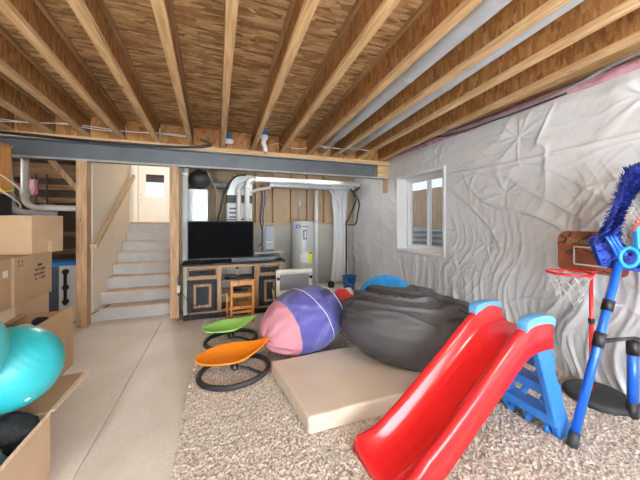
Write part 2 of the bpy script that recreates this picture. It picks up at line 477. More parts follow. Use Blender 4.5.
MB().lathe((DXA + .08, DY + .04, 2.38), [(.0, -.02), (.028, -.018), (.032, 0)], 16, (0, 1, 0)).build('deadbolt', 'galvanized', d1, True)

# back wall of the storage bay behind the boxes
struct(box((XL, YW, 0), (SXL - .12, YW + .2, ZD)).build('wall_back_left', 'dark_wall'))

# ------------------------------------------------------------------ staircase
st = thing('staircase', 'flight of pale painted stairs with grey risers climbing to the white door', 'stairs', (-1.165, 4.9, 0))
RH = H / 8; RUN = .25; NY = 4.88
for k in range(8):
    y = NY + RUN * k
    box((SXL + .003, y + .02, RH * k), (SXR - .003, y + .04, RH * (k + 1) - .026)).build('riser', 'riser_paint', st)
    if k < 7:
        box((SXL + .003, y - .005, RH * (k + 1) - .026), (SXR - .003, y + RUN + .02, RH * (k + 1))).build('tread', 'tread_paint', st, bevel=.008)
lab(box((SXL, NY + RUN * 7 - .005, H - .045), (SXR, 6.73, H)).build('landing_nosing', 'pine_x', st), 'raw wood edge of the top landing')
hr = thing('handrail', 'pale wooden handrail slanting up the beige stair wall', 'handrail', (-1.6, 4.7, 1.05))
MB().bar((-1.585, 4.70, 1.075), (-1.585, 6.62, 2.34), .04, .075).build('rail', 'nosing_wood', hr, bevel=.008)
MB().bar((-1.64, 4.72, 1.085), (-1.56, 4.72, 1.085), .06, .06).build('return_block', 'nosing_wood', hr)
for t in (.2, .55, .95):
    y = 4.70 + 1.92 * t; z = 1.075 + 1.265 * t - .05
    if y < 4.86: y = 4.88
    MB().tube([(-1.66, y, z - .03), (-1.60, y, z - .03), (-1.585, y, z + .02)], .008, 8).build('bracket', 'galvanized', hr)

# ------------------------------------------------------------------ beam, posts
bm_ = thing('steel_beam', 'long grey painted steel I beam carrying the joists across the room', 'beam', (0, YB, 2.25))
mb = MB()
mb.box((XL, YB, 2.25), (XR, YB + .15, 2.265)); mb.box((XL, YB, 2.485), (XR, YB + .15, 2.50)); mb.box((XL, YB + .068, 2.265), (XR, YB + .082, 2.485))
mb.build('web_and_flanges', 'steel_paint', bm_)
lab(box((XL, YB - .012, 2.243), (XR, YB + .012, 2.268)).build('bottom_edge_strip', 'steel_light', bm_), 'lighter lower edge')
box((XL, YB - .01, 2.50), (XR, YB + .16, 2.569)).build('nailer_board', 'pine_x', bm_)
tag(box((XR - .27, YB - .005, 2.27), (XR - .035, YB + .065, 2.485)).build('blocking_board', 'pine_x'), 'pale wood block filling the beam end beside the plastic wall', 'wood block')
def post(x0, x1, label):
    o = box((x0, YB - .01, 0), (x1, YB + .13, 2.243)).build('wood_post', 'pine_z', bevel=.006)
    tag(o, label, 'post', 'rough wood posts under the beam')
post(-1.785, -1.665, 'knotty wooden post left of the stair opening under the grey beam')
post(-.67, -.545, 'knotty wooden post between the stairs and the black television console')
tag(MB().bar((-1.83, 4.62, .075), (-1.50, 4.99, .20), .012, .012).build('anchor_rod', 'cable_black'), 'thin black rod poking out at the foot of the left wooden post', 'rod')
tag(box((XR - .09, YB + .02, 1.98), (XR - .045, YB + .1, 2.243)).build('cripple_stud', 'pine_z'), 'short stub of stud hanging below the right end of the beam', 'stud')

# ------------------------------------------------------------------ joists
JD = [(-3.78, -.07), (-3.35, -.07), (-2.90, -.07), (-2.48, -.07), (-2.06, -.068), (-1.67, -.0745), (-1.26, -.0643), (-.83, -.0418), (-.385, -.0289), (.07, 0), (.53, .0197), (1.0, .0408), (1.47, .0571), (1.94, .0659), (2.42, .0854), (2.90, .1117)]
JL = ['wooden I-joist farthest left over the stacked boxes', 'wooden I-joist over the boxes second from the left end of the beam', 'wooden I-joist over the boxes third from the left end of the beam', 'wooden I-joist meeting the beam above the white drain pipes',
      'wooden I-joist meeting the beam just left of the left wooden post', 'wooden I-joist meeting the beam directly above the left wooden post',
      'wooden I-joist meeting the beam above the middle of the stair opening', 'wooden I-joist meeting the beam above the white door', 'wooden I-joist meeting the beam where the black cable ends',
      'wooden I-joist holding the round white lamp holder', 'wooden I-joist holding the drooping white lamp', 'plain wooden I-joist right of the drooping white lamp',
      'wooden I-joist just left of the left round duct', 'wooden I-joist running between the two round ducts', 'wooden I-joist just right of the right round duct', 'wooden I-joist nearest the plastic covered wall']
for (x, s), l in zip(JD, JL):
    ys = [-1.6, YB, YW + (.1 if x > -.6 else -.02)]
    def X(y): return x - s * (YB - y) if y < YB else x
    if -1.7 < x < -.6: ys = [-1.6, YB + .12]
    j = thing('floor_joist', l, 'joist', (X(-1.6), -1.6, ZJ), 'wooden I-joists under the ceiling')
    for nm, z0, z1, w, mt in (('bottom_flange', ZJ, ZJ + .038, .062, 'pine_y'), ('top_flange', ZD - .038, ZD, .062, 'lumber_y'), ('web', ZJ + .038, ZD - .038, .011, 'osb_web')):
        mb = MB()
        for a, b_ in zip(ys, ys[1:]):
            xa, xb = X(a), X(b_)
            mb.faces([(xa - w / 2, a, z0), (xa + w / 2, a, z0), (xa + w / 2, a, z1), (xa - w / 2, a, z1), (xb - w / 2, b_, z0), (xb + w / 2, b_, z0), (xb + w / 2, b_, z1), (xb - w / 2, b_, z1)],
                     [(0, 1, 2, 3), (7, 6, 5, 4), (0, 4, 5, 1), (1, 5, 6, 2), (2, 6, 7, 3), (3, 7, 4, 0)])
        mb.build(nm, mt, j)
# blocking between joists on top of the beam
xs = [q[0] for q in JD]
for i in range(len(xs) - 1):
    o = box((xs[i] + .036, YB + .05, ZJ), (xs[i + 1] - .036, YB + .07, ZD - .002)).build('joist_blocking', 'osb_web')
    tag(o, 'oriented strand board blocking panel between two joists on top of the beam', 'blocking', 'blocking panels on the beam')

# cables near the beam
def wire(name, pts, r, mat, label, cat='cable', n=8, grp=None):
    o = MB().tube(bez(pts, 8), r, n).build(name, mat, None, True)
    return tag(o, label, cat, grp)
wire('power_cable', [(-3.8, 4.64, 2.56), (-2.6, 4.64, 2.535), (-1.7, 4.64, 2.51), (-.8, 4.64, 2.515), (-.45, 4.64, 2.53), (-.2, 4.64, 2.56), (-.10, 4.63, 2.60), (-.25, 4.6, 2.66)], .02, 'cable_black', 'thick black cable lying along the top of the grey beam')
for k, (z, yy, l) in enumerate(((2.66, 4.5, 'upper pale wire crossing the joist bays above the stairs'), (2.625, 4.42, 'lower pale wire sagging through the joist bays above the stairs'))):
    pts = [(-3.9 + .35 * i, yy + .03 * math.sin(i * 1.7 + k), z + .012 * math.sin(i * 2.3 + k)) for i in range(11)]
    wire('house_wire', pts, .006, 'cable_white', l, grp=None)
wire('house_wire', [(.72, 4.4, 2.60), (.9, 4.45, 2.66), (1.02, 4.5, 2.64), (1.25, 4.5, 2.62), (1.4, 4.5, 2.65)], .004, 'cable_white', 'thin pale wire between the drooping lamp and the left duct')

# round ducts
for (xn, xf, l) in ((1.47, 1.66, 'left galvanized round duct running between the joists'), (1.86, 2.145, 'right galvanized round duct running between the joists')):
    s = (xf - xn) / (4.3 - 1.5)
    t = thing('round_duct', l, 'duct', (xn - s * 2, -.5, 2.66))
    mb = MB(); ya = -1.5
    P = [(xn + s * (y - 1.5), y, 2.665) for y in (-1.5, 0, 1.5, 3, 4.6)]
    mb.tube(P, .072, 24); mb.build('pipe', 'galvanized', t, True)
    for y in (.4, 2.0, 3.6):
        x = xn + s * (y - 1.5)
        MB().tube([(x, y - .012, 2.665), (x, y + .012, 2.665)], .075, 24).build('seam_band', 'galvanized', t, True)
for (x, y, l) in ((1.62, 4.05, 'pale strap under the left round duct'), (2.08, 4.0, 'pale strap under the right round duct')):
    tag(MB().bar((x - .18, y, 2.566), (x + .20, y + .02, 2.562), .014, .006).build('duct_strap', 'cable_white'), l, 'strap')

# lamp holders
t = thing('ceiling_lamp_holder', 'round white lamp holder under a blue junction box beside a joist', 'lamp holder', (.16, 4.42, 2.57))
MB().lathe((.15, 4.42, 2.575), [(0, 0), (.03, 0), (.035, .012), (.06, .014), (.075, .03), (.078, .05), (.07, .062), (0, .062)], 28).build('holder', 'white_plastic', t, True)
lab(MB().lathe((.15, 4.42, 2.637), [(0, 0), (.036, 0), (.036, .10), (0, .10)], 20).build('junction_box', 'box_blue', t, False, bevel=.004), 'blue plastic box')
t = thing('ceiling_lamp', 'white lamp drooping from a blue junction box beside the joist', 'lamp', (.655, 4.30, 2.45))
lab(MB().lathe((.655, 4.30, 2.725), [(0, 0), (.045, 0), (.042, .075), (0, .075)], 20).build('junction_box', 'box_blue', t, bevel=.004), 'blue plastic box')
MB().lathe((.655, 4.30, 2.66), [(0, 0), (.045, 0), (.06, .03), (.06, .055), (.05, .064), (0, .064)], 24).build('holder', 'white_plastic', t, True)
MB().tube(bez([(.655, 4.30, 2.67), (.64, 4.28, 2.60), (.665, 4.29, 2.54), (.672, 4.30, 2.47)], 6), [.036] * 8 + [.034] * 4 + [.03, .036, .038, .038, .036, .034, .02], 16).build('bulb', 'white_plastic', t, True)
MB().cyl((.672, 4.30, 2.45), (.672, 4.30, 2.472), .012, 10).build('tip', 'black_plastic', t)

# added fill bulbs: near the camera, behind the beam, in the bay and hall
def bulb(x, y, z, power, label, size=.06, col=(1, .97, .93)):
    t = thing('added_bulb', label, 'lamp', (x, y, z))
    MB().lathe((x, y, z + .05), [(0, 0), (.05, .0), (.055, .04), (0, .04)], 20).build('socket', 'white_plastic', t, True)
    L = bpy.data.lights.new('added_bulb_light', 'POINT'); L.energy = power; L.shadow_soft_size = size; L.color = col
    lo = bpy.data.objects.new('added_bulb_light', L); COL.objects.link(lo); lo.parent = t; lo.location = (0, 0, -.09)
    MB().ell((x, y, z), .035, .035, .05, 16, 10).build('added_bulb_glass', 'added_bulb_glow', t, True)

# ------------------------------------------------------------------ plastic sheeting on the right wall
PK = [(1.25, 1.55), (1.75, 2.02), (2.35, 1.75), (2.95, 2.05), (1.55, 1.12), (2.6, 1.15), (3.0, .75), (.95, 1.9), (.6, 1.3), (4.75, 1.75), (4.95, 1.0), (5.6, 1.9), (5.4, .9), (2.0, .8), (1.0, .7), (2.2, 2.35), (3.5, 2.42), (1.2, 2.4), (4.3, .62), (.2, 1.8), (2.05, 1.42)]
PK = [p for i, p in enumerate(PK) if i not in (1, 3, 7, 13, 19, 20)]
PR = [random.Random(i) for i in range(len(PK))]
PKP = [(y, z, r.uniform(0, 6), r.choice((4, 5, 6, 7)), r.uniform(.7, 1.2)) for (y, z), r in zip(PK, PR)]
def sheet(y, z):
    d = 0
    q = Vector((y * 1.2, z * .45, 3))
    n_ = noise.noise(q); d += .035 * n_
    wq = noise.noise(Vector((y * 1.1, z * 1.3, 17))) * .35
    yy, zz = y + wq, z + wq * .6
    def ridge(a, b_, sd, p): return max(0, 1 - abs(noise.noise(Vector((a, b_, sd)))) * 2.4) ** p
    m1 = max(0, .45 + noise.noise(Vector((y * .9, z * 1.1, 11)))); m2 = max(0, .45 + noise.noise(Vector((y * .8, z * 1.0, 31))))
    m3 = max(0, .3 + noise.noise(Vector((y * 1.3, z * 1.5, 51))))
    low = max(0, 1.35 - z / 1.3)
    d += .020 * ridge(yy * 3.6 + zz * 1.2, zz * .7, 1.3, 7) * m1
    d += .023 * ridge(yy * 2.0 - zz * 2.2, zz * 1.0 + yy * .7, 7.3, 9) * m2
    d += .019 * ridge(yy * 2.6 + zz * 3.0, yy * .9 - zz * .8, 3.9, 9) * m3
    d += .008 * ridge(yy * 7 - zz * 3.5, zz * 1.6, 5.1, 6) * m3
    d += .006 * ridge(yy * 9 + zz * 6, yy * 2, 8.8, 6) * m2
    d += .022 * ridge(yy * 6.5 + zz * .7, zz * .5, 2.1, 3) * low
    d += .010 * ridge(yy * 13 - zz * .9, zz * .8, 12.1, 3) * low
    for (py, pz, ph, k, am) in PKP:
        dy, dz = y - py, z - pz; rr = math.hypot(dy, dz)
        if rr < .75:
            a = math.atan2(dz, dy) + .5 * noise.noise(Vector((dy * 3, dz * 3, ph)))
            f = abs(math.cos(a * k / 2 + ph)) ** 22 + .5 * abs(math.cos(a * (k + 3) / 2 + ph * 2)) ** 30
            env = math.exp(-rr / .26) * min(1, rr / .05)
            d += am * (.018 * f * env - .018 * math.exp(-(rr / .12) ** 2))
    seam = abs(z - 2.10 - .02 * math.sin(y * 2))
    if y < 3.2: d += .014 * math.exp(-(seam / .018) ** 2)
    return d
SY0, SY1, SZ0, SZ1 = -.6, 6.15, .0, 2.62
NXs, NZs = 620, 235
def sf(i, j):
    y = SY0 + (SY1 - SY0) * i / NXs; z = SZ0 + (SZ1 - SZ0) * j / NZs
    if j == NZs: z += .02 * noise.noise(Vector((y * 3, 0, 9)))
    dh = max(WY0 - y, y - WY1, WZ0 - z, z - WZ1)   # distance outside the opening
    k = min(1, max(0, dh / .12))
    edge = min(1, (SZ1 - z) / .1 + .1)
    return Vector((XR + .005 - (.012 + sheet(y, z)) * (.15 + .85 * k) * edge, y, z + .0))
def smask(i, j):
    y = SY0 + (SY1 - SY0) * (i + .5) / NXs; z = SZ0 + (SZ1 - SZ0) * (j + .5) / NZs
    return not (WY0 < y < WY1 and WZ0 < z < WZ1)
o = MB().grid(NXs, NZs, sf, smask).build('plastic_sheeting', 'poly_sheet', None, True)
tag(o, 'wrinkled translucent white plastic sheeting covering the insulated right wall', 'plastic sheet')
struct(box((XR + .02, Y0, 0), (XR + .05, -.5, 2.62)).build('wall_right_lining', 'poly_sheet'))
# gathered plastic hanging in the far corner
def drape(name, x0, x1, y, z0, z1, amp, label, top=None, freq=26):
    def f(i, j):
        a = i / 60; t = j / 40
        x = x0 + (x1 - x0) * a; z = z0 + (z1 - z0) * t
        w = 1 - .35 * math.sin(PI * t) * (1 if top is None else top)
        x = (x0 + x1) / 2 + (x - (x0 + x1) / 2) * w
        return Vector((x, y + amp * math.sin(a * freq + noi((a * 3, t * 2, 1)) * 4) * (.5 + .5 * t) + .03 * noi((a * 4, t * 5, 3)), z))
    o = MB().grid(60, 40, f).build(name, 'poly_sheet', None, True, solid=.002)
    return tag(o, label, 'plastic sheet')
drape('plastic_drape', 2.38, 2.86, 5.95, .06, 2.2, .035, 'bunched plastic drape hanging in the far corner behind the blue bucket')
# window
w = MB()
def frame_rect(mb, x0, x1, y0, y1, z0, z1, t):
    mb.box((x0, y0, z0), (x1, y0 + t, z1)); mb.box((x0, y1 - t, z0), (x1, y1, z1)); mb.box((x0, y0 + t, z0), (x1, y1 - t, z0 + t)); mb.box((x0, y0 + t, z1 - t), (x1, y1 - t, z1))
frame_rect(w, XR + .17, XR + .25, WY0 + .01, WY1 - .01, WZ0 + .01, WZ1 - .01, .05)
ym = (WY0 + WY1) / 2
win = struct(w.build('window_1', 'white_plastic', bevel=.004))
sh = MB(); frame_rect(sh, XR + .18, XR + .215, WY0 + .06, ym + .02, WZ0 + .06, WZ1 - .06, .035); sh.build('sliding_sash', 'white_plastic', win)
sh = MB(); frame_rect(sh, XR + .218, XR + .245, ym - .02, WY1 - .06, WZ0 + .06, WZ1 - .06, .03); sh.build('fixed_sash', 'white_plastic', win)
box((XR + .195, WY0 + .09, WZ0 + .09), (XR + .20, ym, WZ1 - .09)).build('pane', 'clear_glass', win)
box((XR + .23, ym, WZ0 + .09), (XR + .235, WY1 - .09, WZ1 - .09)).build('pane', 'clear_glass', win)
rv = MB(); frame_rect(rv, XR - .005, XR + .20, WY0 - .012, WY1 + .012, WZ0 - .012, WZ1 + .012, .022)
struct(rv.build('trim_5', 'white_paint'))
cs = MB(); frame_rect(cs, XR - .035, XR - .005, WY0 - .03, WY1 + .03, WZ0 - .035, WZ1 + .03, .045)
struct(cs.build('trim_6', 'white_plastic', bevel=.008))
# insulation strip and conduit on top of the wall
def ins(i, j):
    y = -.6 + 6.7 * i / 300; a = j / 10
    return Vector((XR + .04 - .055 * math.sin(a * PI) * (.7 + .6 * noi((y * 6, a * 2, 1))), y, 2.60 + .12 * a + .02 * noi((y * 5, a, 4))))
tag(MB().grid(300, 10, ins).build('insulation_strip', 'pink_insulation', None, True, solid=.01), 'strip of pink fiberglass insulation showing above the plastic sheeting', 'insulation')
struct(box((XR - .0, Y0, 2.755), (XR + .12, YW, ZD)).build('trim_7', 'pine_y'))
wire('electrical_conduit', [(XR - .03, -.5, 2.74), (XR - .04, .6, 2.735), (XR - .045, 1.3, 2.72), (XR - .05, 1.75, 2.65), (XR - .05, 2.6, 2.64), (XR - .06, 3.3, 2.68), (XR - .05, 4.6, 2.65)], .013, 'cable_grey', 'grey conduit running along the top of the plastic sheeting', 'conduit')
wire('black_wire', [(XR - .07, 1.7, 2.61), (XR - .08, 2.3, 2.60), (XR - .075, 3.1, 2.62), (XR - .08, 3.4, 2.67), (XR - .07, 4.3, 2.62)], .008, 'cable_black', 'thin black wire drooping below the grey conduit over the window', 'wire')

# outside the window
mb = MB(); mb.box((XR + 1.15, -6, 1.2), (14, 16, 1.27)); mb.box((XR + .3, -6, 1.2), (XR + 1.15, ym - .70, 1.27)); mb.box((XR + .3, ym + 1.30, 1.2), (XR + 1.15, 16, 1.27))
struct(mb.build('floor_yard', 'gravel'))
fe = thing('garden_fence', 'brown vertical board fence seen through the basement window', 'fence', (5.6, 7, 1.27))
mb = MB()
for i in range(70):
    y = 2 + i * .145
    mb.box((5.6, y, 1.27), (5.62, y + .138, 2.36 + .004 * (i % 3)))
mb.build('boards', 'fence_wood', fe)
mb = MB(); mb.box((5.62, 2, 1.5), (5.66, 12.1, 1.59)); mb.box((5.62, 2, 2.1), (5.66, 12.1, 2.19)); mb.build('rail', 'fence_wood', fe)
wl = thing('window_well', 'corrugated metal window well outside the basement window', 'window well', (3.9, ym, .4))
mb = MB()
def well(i, j):
    a = PI * i / 40 - PI / 2; z = .45 + .86 * j / 48
    rr = 1 + .018 * math.sin(z * 2 * PI / .105)
    return Vector((XR + .32 + .75 * math.cos(a) * rr, ym + (.95) * math.sin(a) * rr + .3, z))
mb.grid(40, 48, well).build('corrugated_wall', 'well_metal', wl, True, solid=.004)
struct(box((XR + .3, ym - 1, .38), (XR + 1.1, ym + 1.4, .44)).build('floor_well', 'gravel'))
# porch beyond the hall door
po = thing('porch_roof', 'brown porch ceiling visible through the glass of the far white door', 'porch', (-2, 14, 3.4))
mb = MB(); mb.box((-6, DY + .3, 3.75), (2, 19, 3.8)); mb.build('soffit', 'brown_soffit', po)
mb = MB(); mb.box((-6, 14.3, 3.45), (2, 14.5, 3.75)); mb.build('beam', 'brown_soffit', po)
struct(box((-8, DY + .15, 1.2), (4, 40, 1.3)).build('floor_porch', 'gravel'))

# ------------------------------------------------------------------ back wall studs
for x, l in ((.78, 'pale stud left of the tall tower heater'), (1.155, 'pale stud above the black and grey tower'), (1.56, 'pale stud left of the water heater pipes'), (1.94, 'pale stud above the water heater'), (2.35, 'pale stud right of the white drain pipe'), (.36, 'pale stud behind the two white pipes'), (-.03, 'pale stud beside the silver duct')):
    tag(box((x - .019, YW + .0, 1.40), (x + .019, YW + .12, 2.56)).build('wall_stud', 'pine_z'), l, 'stud', 'studs on the back wall')

# ------------------------------------------------------------------ mechanical corner pipes
def elbow_pipe(name, pts, r, mat, label, cat='pipe', couplings=()):
    t = thing(name, label, cat, pts[0])
    MB().tube(pts, r, 16).build('pipe', mat, t, True)
    for c, ax in couplings:
        c = Vector(c); ax = Vector(ax)
        MB().tube([c - ax * .03, c + ax * .03], r * 1.18, 16).build('coupling', mat, t, True)
    return t
def arc(c, r, a0, a1, u, v, n=8):
    c = Vector(c); u = Vector(u); v = Vector(v)
    return [c + u * r * math.cos(a0 + (a1 - a0) * k / n) + v * r * math.sin(a0 + (a1 - a0) * k / n) for k in range(n + 1)]
X_, Y_, Z_ = (1, 0, 0), (0, 1, 0), (0, 0, 1)
elbow_pipe('vent_pipe', [(.50, 5.35, .0)] + arc((.62, 5.35, 2.09), .12, PI, PI / 2, X_, Z_) + [(XR - .3, 5.35, 2.21)], .046, 'pvc', 'white vent pipe rising behind the television then turning right, right one of two', couplings=(((.50, 5.35, 2.05), Z_), ((.66, 5.35, 2.21), X_), ((1.6, 5.35, 2.21), X_)))
elbow_pipe('vent_pipe', [(.355, 5.40, 0)] + arc((.475, 5.40, 2.0), .12, PI, PI / 2, X_, Z_, 8)[:6] + [(.52, 5.5, 2.16), (.7, 5.5, 2.23), (XR - .25, 5.5, 2.23)], .044, 'pvc', 'white vent pipe behind the television, left one of two', couplings=(((.355, 5.40, 1.96), Z_), ((.9, 5.5, 2.23), X_)))
tag(box((.95, 5.58, 2.12), (XR - .3, 5.86, 2.30)).build('flat_duct', 'galvanized', bevel=.005), 'flat galvanized duct behind the long white vent pipes', 'duct')
elbow_pipe('standpipe', [(-.50, 5.04, 0), (-.50, 5.04, 2.5)], .045, 'pvc', 'tall off-white pipe standing between the wooden post and the television', couplings=(((-.50, 5.04, 2.19), Z_), ((-.50, 5.04, 1.3), Z_)))
elbow_pipe('drain_pipe', [(2.05, 5.95, .0), (2.05, 5.95, 2.2)], .042, 'pvc', 'white drain pipe standing right of the water heater', couplings=(((2.05, 5.95, 1.45), Z_),))
elbow_pipe('relief_pipe', [(1.98, 5.82, .15), (1.98, 5.82, 1.38), (1.92, 5.84, 1.40)], .014, 'pvc', 'thin pale pipe down the right side of the water heater')
elbow_pipe('slanting_pipe', [(2.3, 5.9, 2.18), (2.62, 5.85, 1.82)], .022, 'pvc', 'short white pipe slanting into the hanging plastic')
elbow_pipe('slanting_pipe', [(.58, 5.62, 1.98), (.72, 5.62, 2.05), (.98, 5.6, 2.10)], .03, 'cream_plastic', 'cream hose bending out from behind the vent pipes')
elbow_pipe('dark_conduit', [(2.66, 5.7, .0), (2.66, 5.7, 1.45)], .016, 'cable_black', 'dark vertical conduit beside the bunched plastic drape')
wire('black_hose', [(2.68, 5.55, 2.14), (2.80, 5.5, 1.95), (2.72, 5.5, 1.7), (2.62, 5.55, 1.45), (2.60, 5.6, 1.36)], .017, 'cable_black', 'left black hose looping down the corner plastic', 'hose')
wire('black_hose', [(2.86, 5.45, 2.16), (2.72, 5.45, 2.02), (2.83, 5.42, 1.85), (2.80, 5.42, 1.6), (2.76, 5.45, 1.38), (2.6, 5.5, 1.36)], .017, 'cable_black', 'right black hose looping down the corner plastic', 'hose')
wire('black_cable', [(.46, 5.1, 2.24), (.28, 5.1, 2.2), (.12, 5.1, 1.98), (.05, 5.1, 1.7), (.0, 5.1, 1.46), (-.02, 5.12, 1.2), (-.04, 5.12, .9)], .016, 'cable_black', 'black cable curving down from the beam behind the television')
wire('grey_strap', [(-.16, 5.0, 2.24), (-.1, 5.02, 2.1), (.0, 5.05, 1.9), (.04, 5.05, 1.84)], .009, 'cable_grey', 'thin grey strap hanging beside the silver duct', 'strap')
# silver supply duct and dark bag above it
t = thing('furnace_duct', 'tall silver sheet metal duct with a dark wrapped top behind the television', 'duct', (-.31, 5.55, .0))
box((-.50, 5.45, .6), (-.17, 5.8, 2.0)).build('sheet_metal_riser', 'galvanized', t, bevel=.006)
def dk(d, k): return k * (1 + .10 * noi(d * 2.2) + .05 * noi(d * 6))
lab(MB().ell((-.31, 5.55, 2.19), .20, .19, .17, 32, 20, dk).build('wrapped_boot', 'duct_black', t, True), 'dark wrapped duct boot')
tag(box((-.1, 5.6, 2.06), (.2, 5.8, 2.16)).build('dark_crossduct', 'duct_tape', bevel=.01), 'dark horizontal duct right of the wrapped duct boot', 'duct')
tag(box((-.05, 5.68, 2.105), (.03, 5.6, 2.12)).build('foil_patch', 'galvanized'), 'bright foil strip on the dark horizontal duct', 'foil')
t = thing('furnace', 'white furnace cabinet with dark band half hidden behind the television', 'furnace', (.3, 5.9, 0))
box((.15, 5.62, 0), (.62, 6.1, 1.78)).build('cabinet', 'white_paint', t, bevel=.01)
box((.148, 5.615, 1.78), (.622, 6.1, 1.93)).build('dark_collar', 'duct_black', t)
mb = MB()
mb.faces([(.15, 5.62, 1.93), (.62, 5.62, 1.93), (.62, 6.1, 1.93), (.15, 6.1, 1.93), (.3, 5.62, 2.32), (.62, 5.62, 2.32), (.62, 6.1, 2.32), (.3, 6.1, 2.32)], [(0, 1, 2, 3), (7, 6, 5, 4), (0, 4, 5, 1), (1, 5, 6, 2), (2, 6, 7, 3), (3, 7, 4, 0)])
mb.build('plenum', 'galvanized', t)
mb = MB()
for z in (1.5, 1.58, 1.66): mb.box((.20, 5.605, z), (.33, 5.62, z + .03))
mb.box((.17, 5.6, 1.46), (.6, 5.62, 1.48)); mb.build('grille', 'black_plastic', t)
for i, (x, c, l) in enumerate(((.86, 'cable_black', 'black electrical lead hanging left of the back wall studs'), (.92, 'logo_blue', 'blue electrical lead hanging beside the black one on the back wall'))):
    wire('electrical_lead', [(x, 6.1, 2.2), (x + .02, 6.08, 1.9), (x - .02, 6.1, 1.5), (x + .04, 6.08, 1.1), (x - .05, 6.05, .9)], .012, c, l)

# water heater
t = thing('water_heater', 'grey cylindrical water heater standing by the back wall', 'water heater', (1.72, 5.85, 0))
prof = [(0, .03), (.245, .03), (.25, .05), (.25, 1.40), (.245, 1.42), (.22, 1.435), (0, 1.44)]
MB().lathe((1.72, 5.85, 0), prof, 40).build('tank', 'heater_grey', t, True)
MB().lathe((1.72, 5.85, 0), [(0, 0), (.22, 0), (.22, .03), (0, .03)], 30).build('base', 'black_plastic', t)
def on_tank(az, w_, z0, z1, off=.003, n=6):
    # curved patch on the tank; az measured from the direction to the camera
    d0 = math.atan2(-5.85, -1.72)
    def f(i, j):
        a = d0 + az + (i / n - .5) * w_ / .25
        return Vector((1.72 + (.25 + off) * math.cos(a), 5.85 + (.25 + off) * math.sin(a), z0 + (z1 - z0) * j))
    return MB().grid(n, 1, f)
on_tank(.12, .07, 1.06, 1.26, .006).build('control_panel', 'black_plastic', t, solid=.004)
on_tank(.16, .022, 1.09, 1.23, .010).build('display', 'white_plastic', t, solid=.002)
on_tank(-.42, .10, 1.295, 1.36, .004, 8).build('logo_swirl', 'logo_blue', t, solid=.002)
on_tank(-.40, .045, 1.315, 1.34, .006, 4).build('logo_eye', 'white_plastic', t, solid=.002)
for a, w_ in ((-.02, .03), (.10, .03), (.22, .03), (.34, .025)): on_tank(a, w_, 1.315, 1.335, .004, 3).build('logo_lettering', 'ink', t, solid=.001)
on_tank(.20, .13, .58, .80, .003).build('information_label', 'white_plastic', t, solid=.001)
on_tank(-.12, .07, .60, .76, .003).build('information_label', 'paper', t, solid=.001)
on_tank(.62, .10, .56, .80, .003).build('energy_label', 'label_yellow', t, solid=.001)
on_tank(.62, .08, .765, .79, .005).build('label_print', 'ink', t, solid=.001)
for dx in (-.1, .1): MB().tube([(1.72 + dx, 5.85, 1.43), (1.72 + dx, 5.85, 1.9), (1.72 + dx * 1.4, 5.9, 2.2)], .010, 8).build('supply_line', 'cable_grey', t, True)
MB().box((1.66, 6.0, 1.78), (1.70, 6.02, 1.88)).build('tag', 'paper', t)

# blue bucket
t = thing('bucket', 'blue plastic bucket on the floor in the far corner', 'bucket', (2.62, 5.42, 0))
MB().lathe((2.60, 5.42, 0), [(0, .0), (.11, 0), (.145, .27), (.155, .275), (.155, .29), (.14, .29), (.105, .01), (0, .012)], 32).build('pail', 'bucket_blue', t, True)
MB().tube([(2.60 + .15 * math.cos(a), 5.42 - .155 - .02 * math.sin(a), .26 - .13 * math.sin(a)) for a in [PI * k / 14 for k in range(15)]], .004, 8).build('handle', 'galvanized', t, True)
tag(MB().lathe((2.32, 5.75, 0), [(0, 0), (.07, 0), (.075, .1), (.04, .13), (0, .135)], 20).build('floor_drain_fitting', 'black_plastic', None, True), 'small black fitting on the floor left of the blue bucket', 'fitting')

# ------------------------------------------------------------------ storage bay at far left
def lumber(a, b_, w, h, label, mat='dark_lumber', cat='board'):
    return tag(MB().bar(a, b_, w, h).build('lumber_board', mat), label, cat, None)
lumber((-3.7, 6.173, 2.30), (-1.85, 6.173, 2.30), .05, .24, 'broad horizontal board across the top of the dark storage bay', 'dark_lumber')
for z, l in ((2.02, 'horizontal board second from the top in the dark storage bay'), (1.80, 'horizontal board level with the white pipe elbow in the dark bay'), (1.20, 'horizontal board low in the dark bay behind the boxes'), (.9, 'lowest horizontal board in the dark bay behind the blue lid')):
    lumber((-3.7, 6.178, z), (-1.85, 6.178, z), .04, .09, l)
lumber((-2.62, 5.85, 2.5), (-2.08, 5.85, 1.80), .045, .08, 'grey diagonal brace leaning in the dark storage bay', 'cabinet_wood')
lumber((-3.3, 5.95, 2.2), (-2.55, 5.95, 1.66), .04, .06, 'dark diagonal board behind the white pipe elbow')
tag(MB().tube([(-2.78, 5.9, 0), (-2.78, 5.9, 2.2)], .012, 8).build('thin_conduit', 'cable_black'), 'left thin dark conduit in the storage bay', 'conduit')
tag(MB().tube([(-2.64, 5.9, 0), (-2.64, 5.9, 2.2)], .012, 8).build('thin_conduit', 'cable_black'), 'right thin dark conduit in the storage bay', 'conduit')
elbow_pipe('waste_pipe', [(-2.50, 5.05, 2.52)] + arc((-2.36, 5.05, 1.76), .14, PI, 1.5 * PI, X_, Z_) + [(-1.80, 5.05, 1.615)], .042, 'pvc', 'white waste pipe dropping behind the crate and elbowing right', couplings=(((-2.50, 5.05, 1.80), Z_), ((-2.30, 5.05, 1.62), X_), ((-2.50, 5.05, 2.42), Z_)))
elbow_pipe('waste_pipe', [(-2.74, 5.15, 2.3)] + arc((-2.52, 5.15, 1.74), .20, PI, 1.5 * PI, X_, Z_) + [(-2.2, 5.15, 1.55)], .05, 'grey_pvc', 'grey waste pipe curving outside the white one', couplings=(((-2.72, 5.15, 1.78), Z_),))
def pinkf(d, k): return k * (1 + .8 * noi(d * 3))
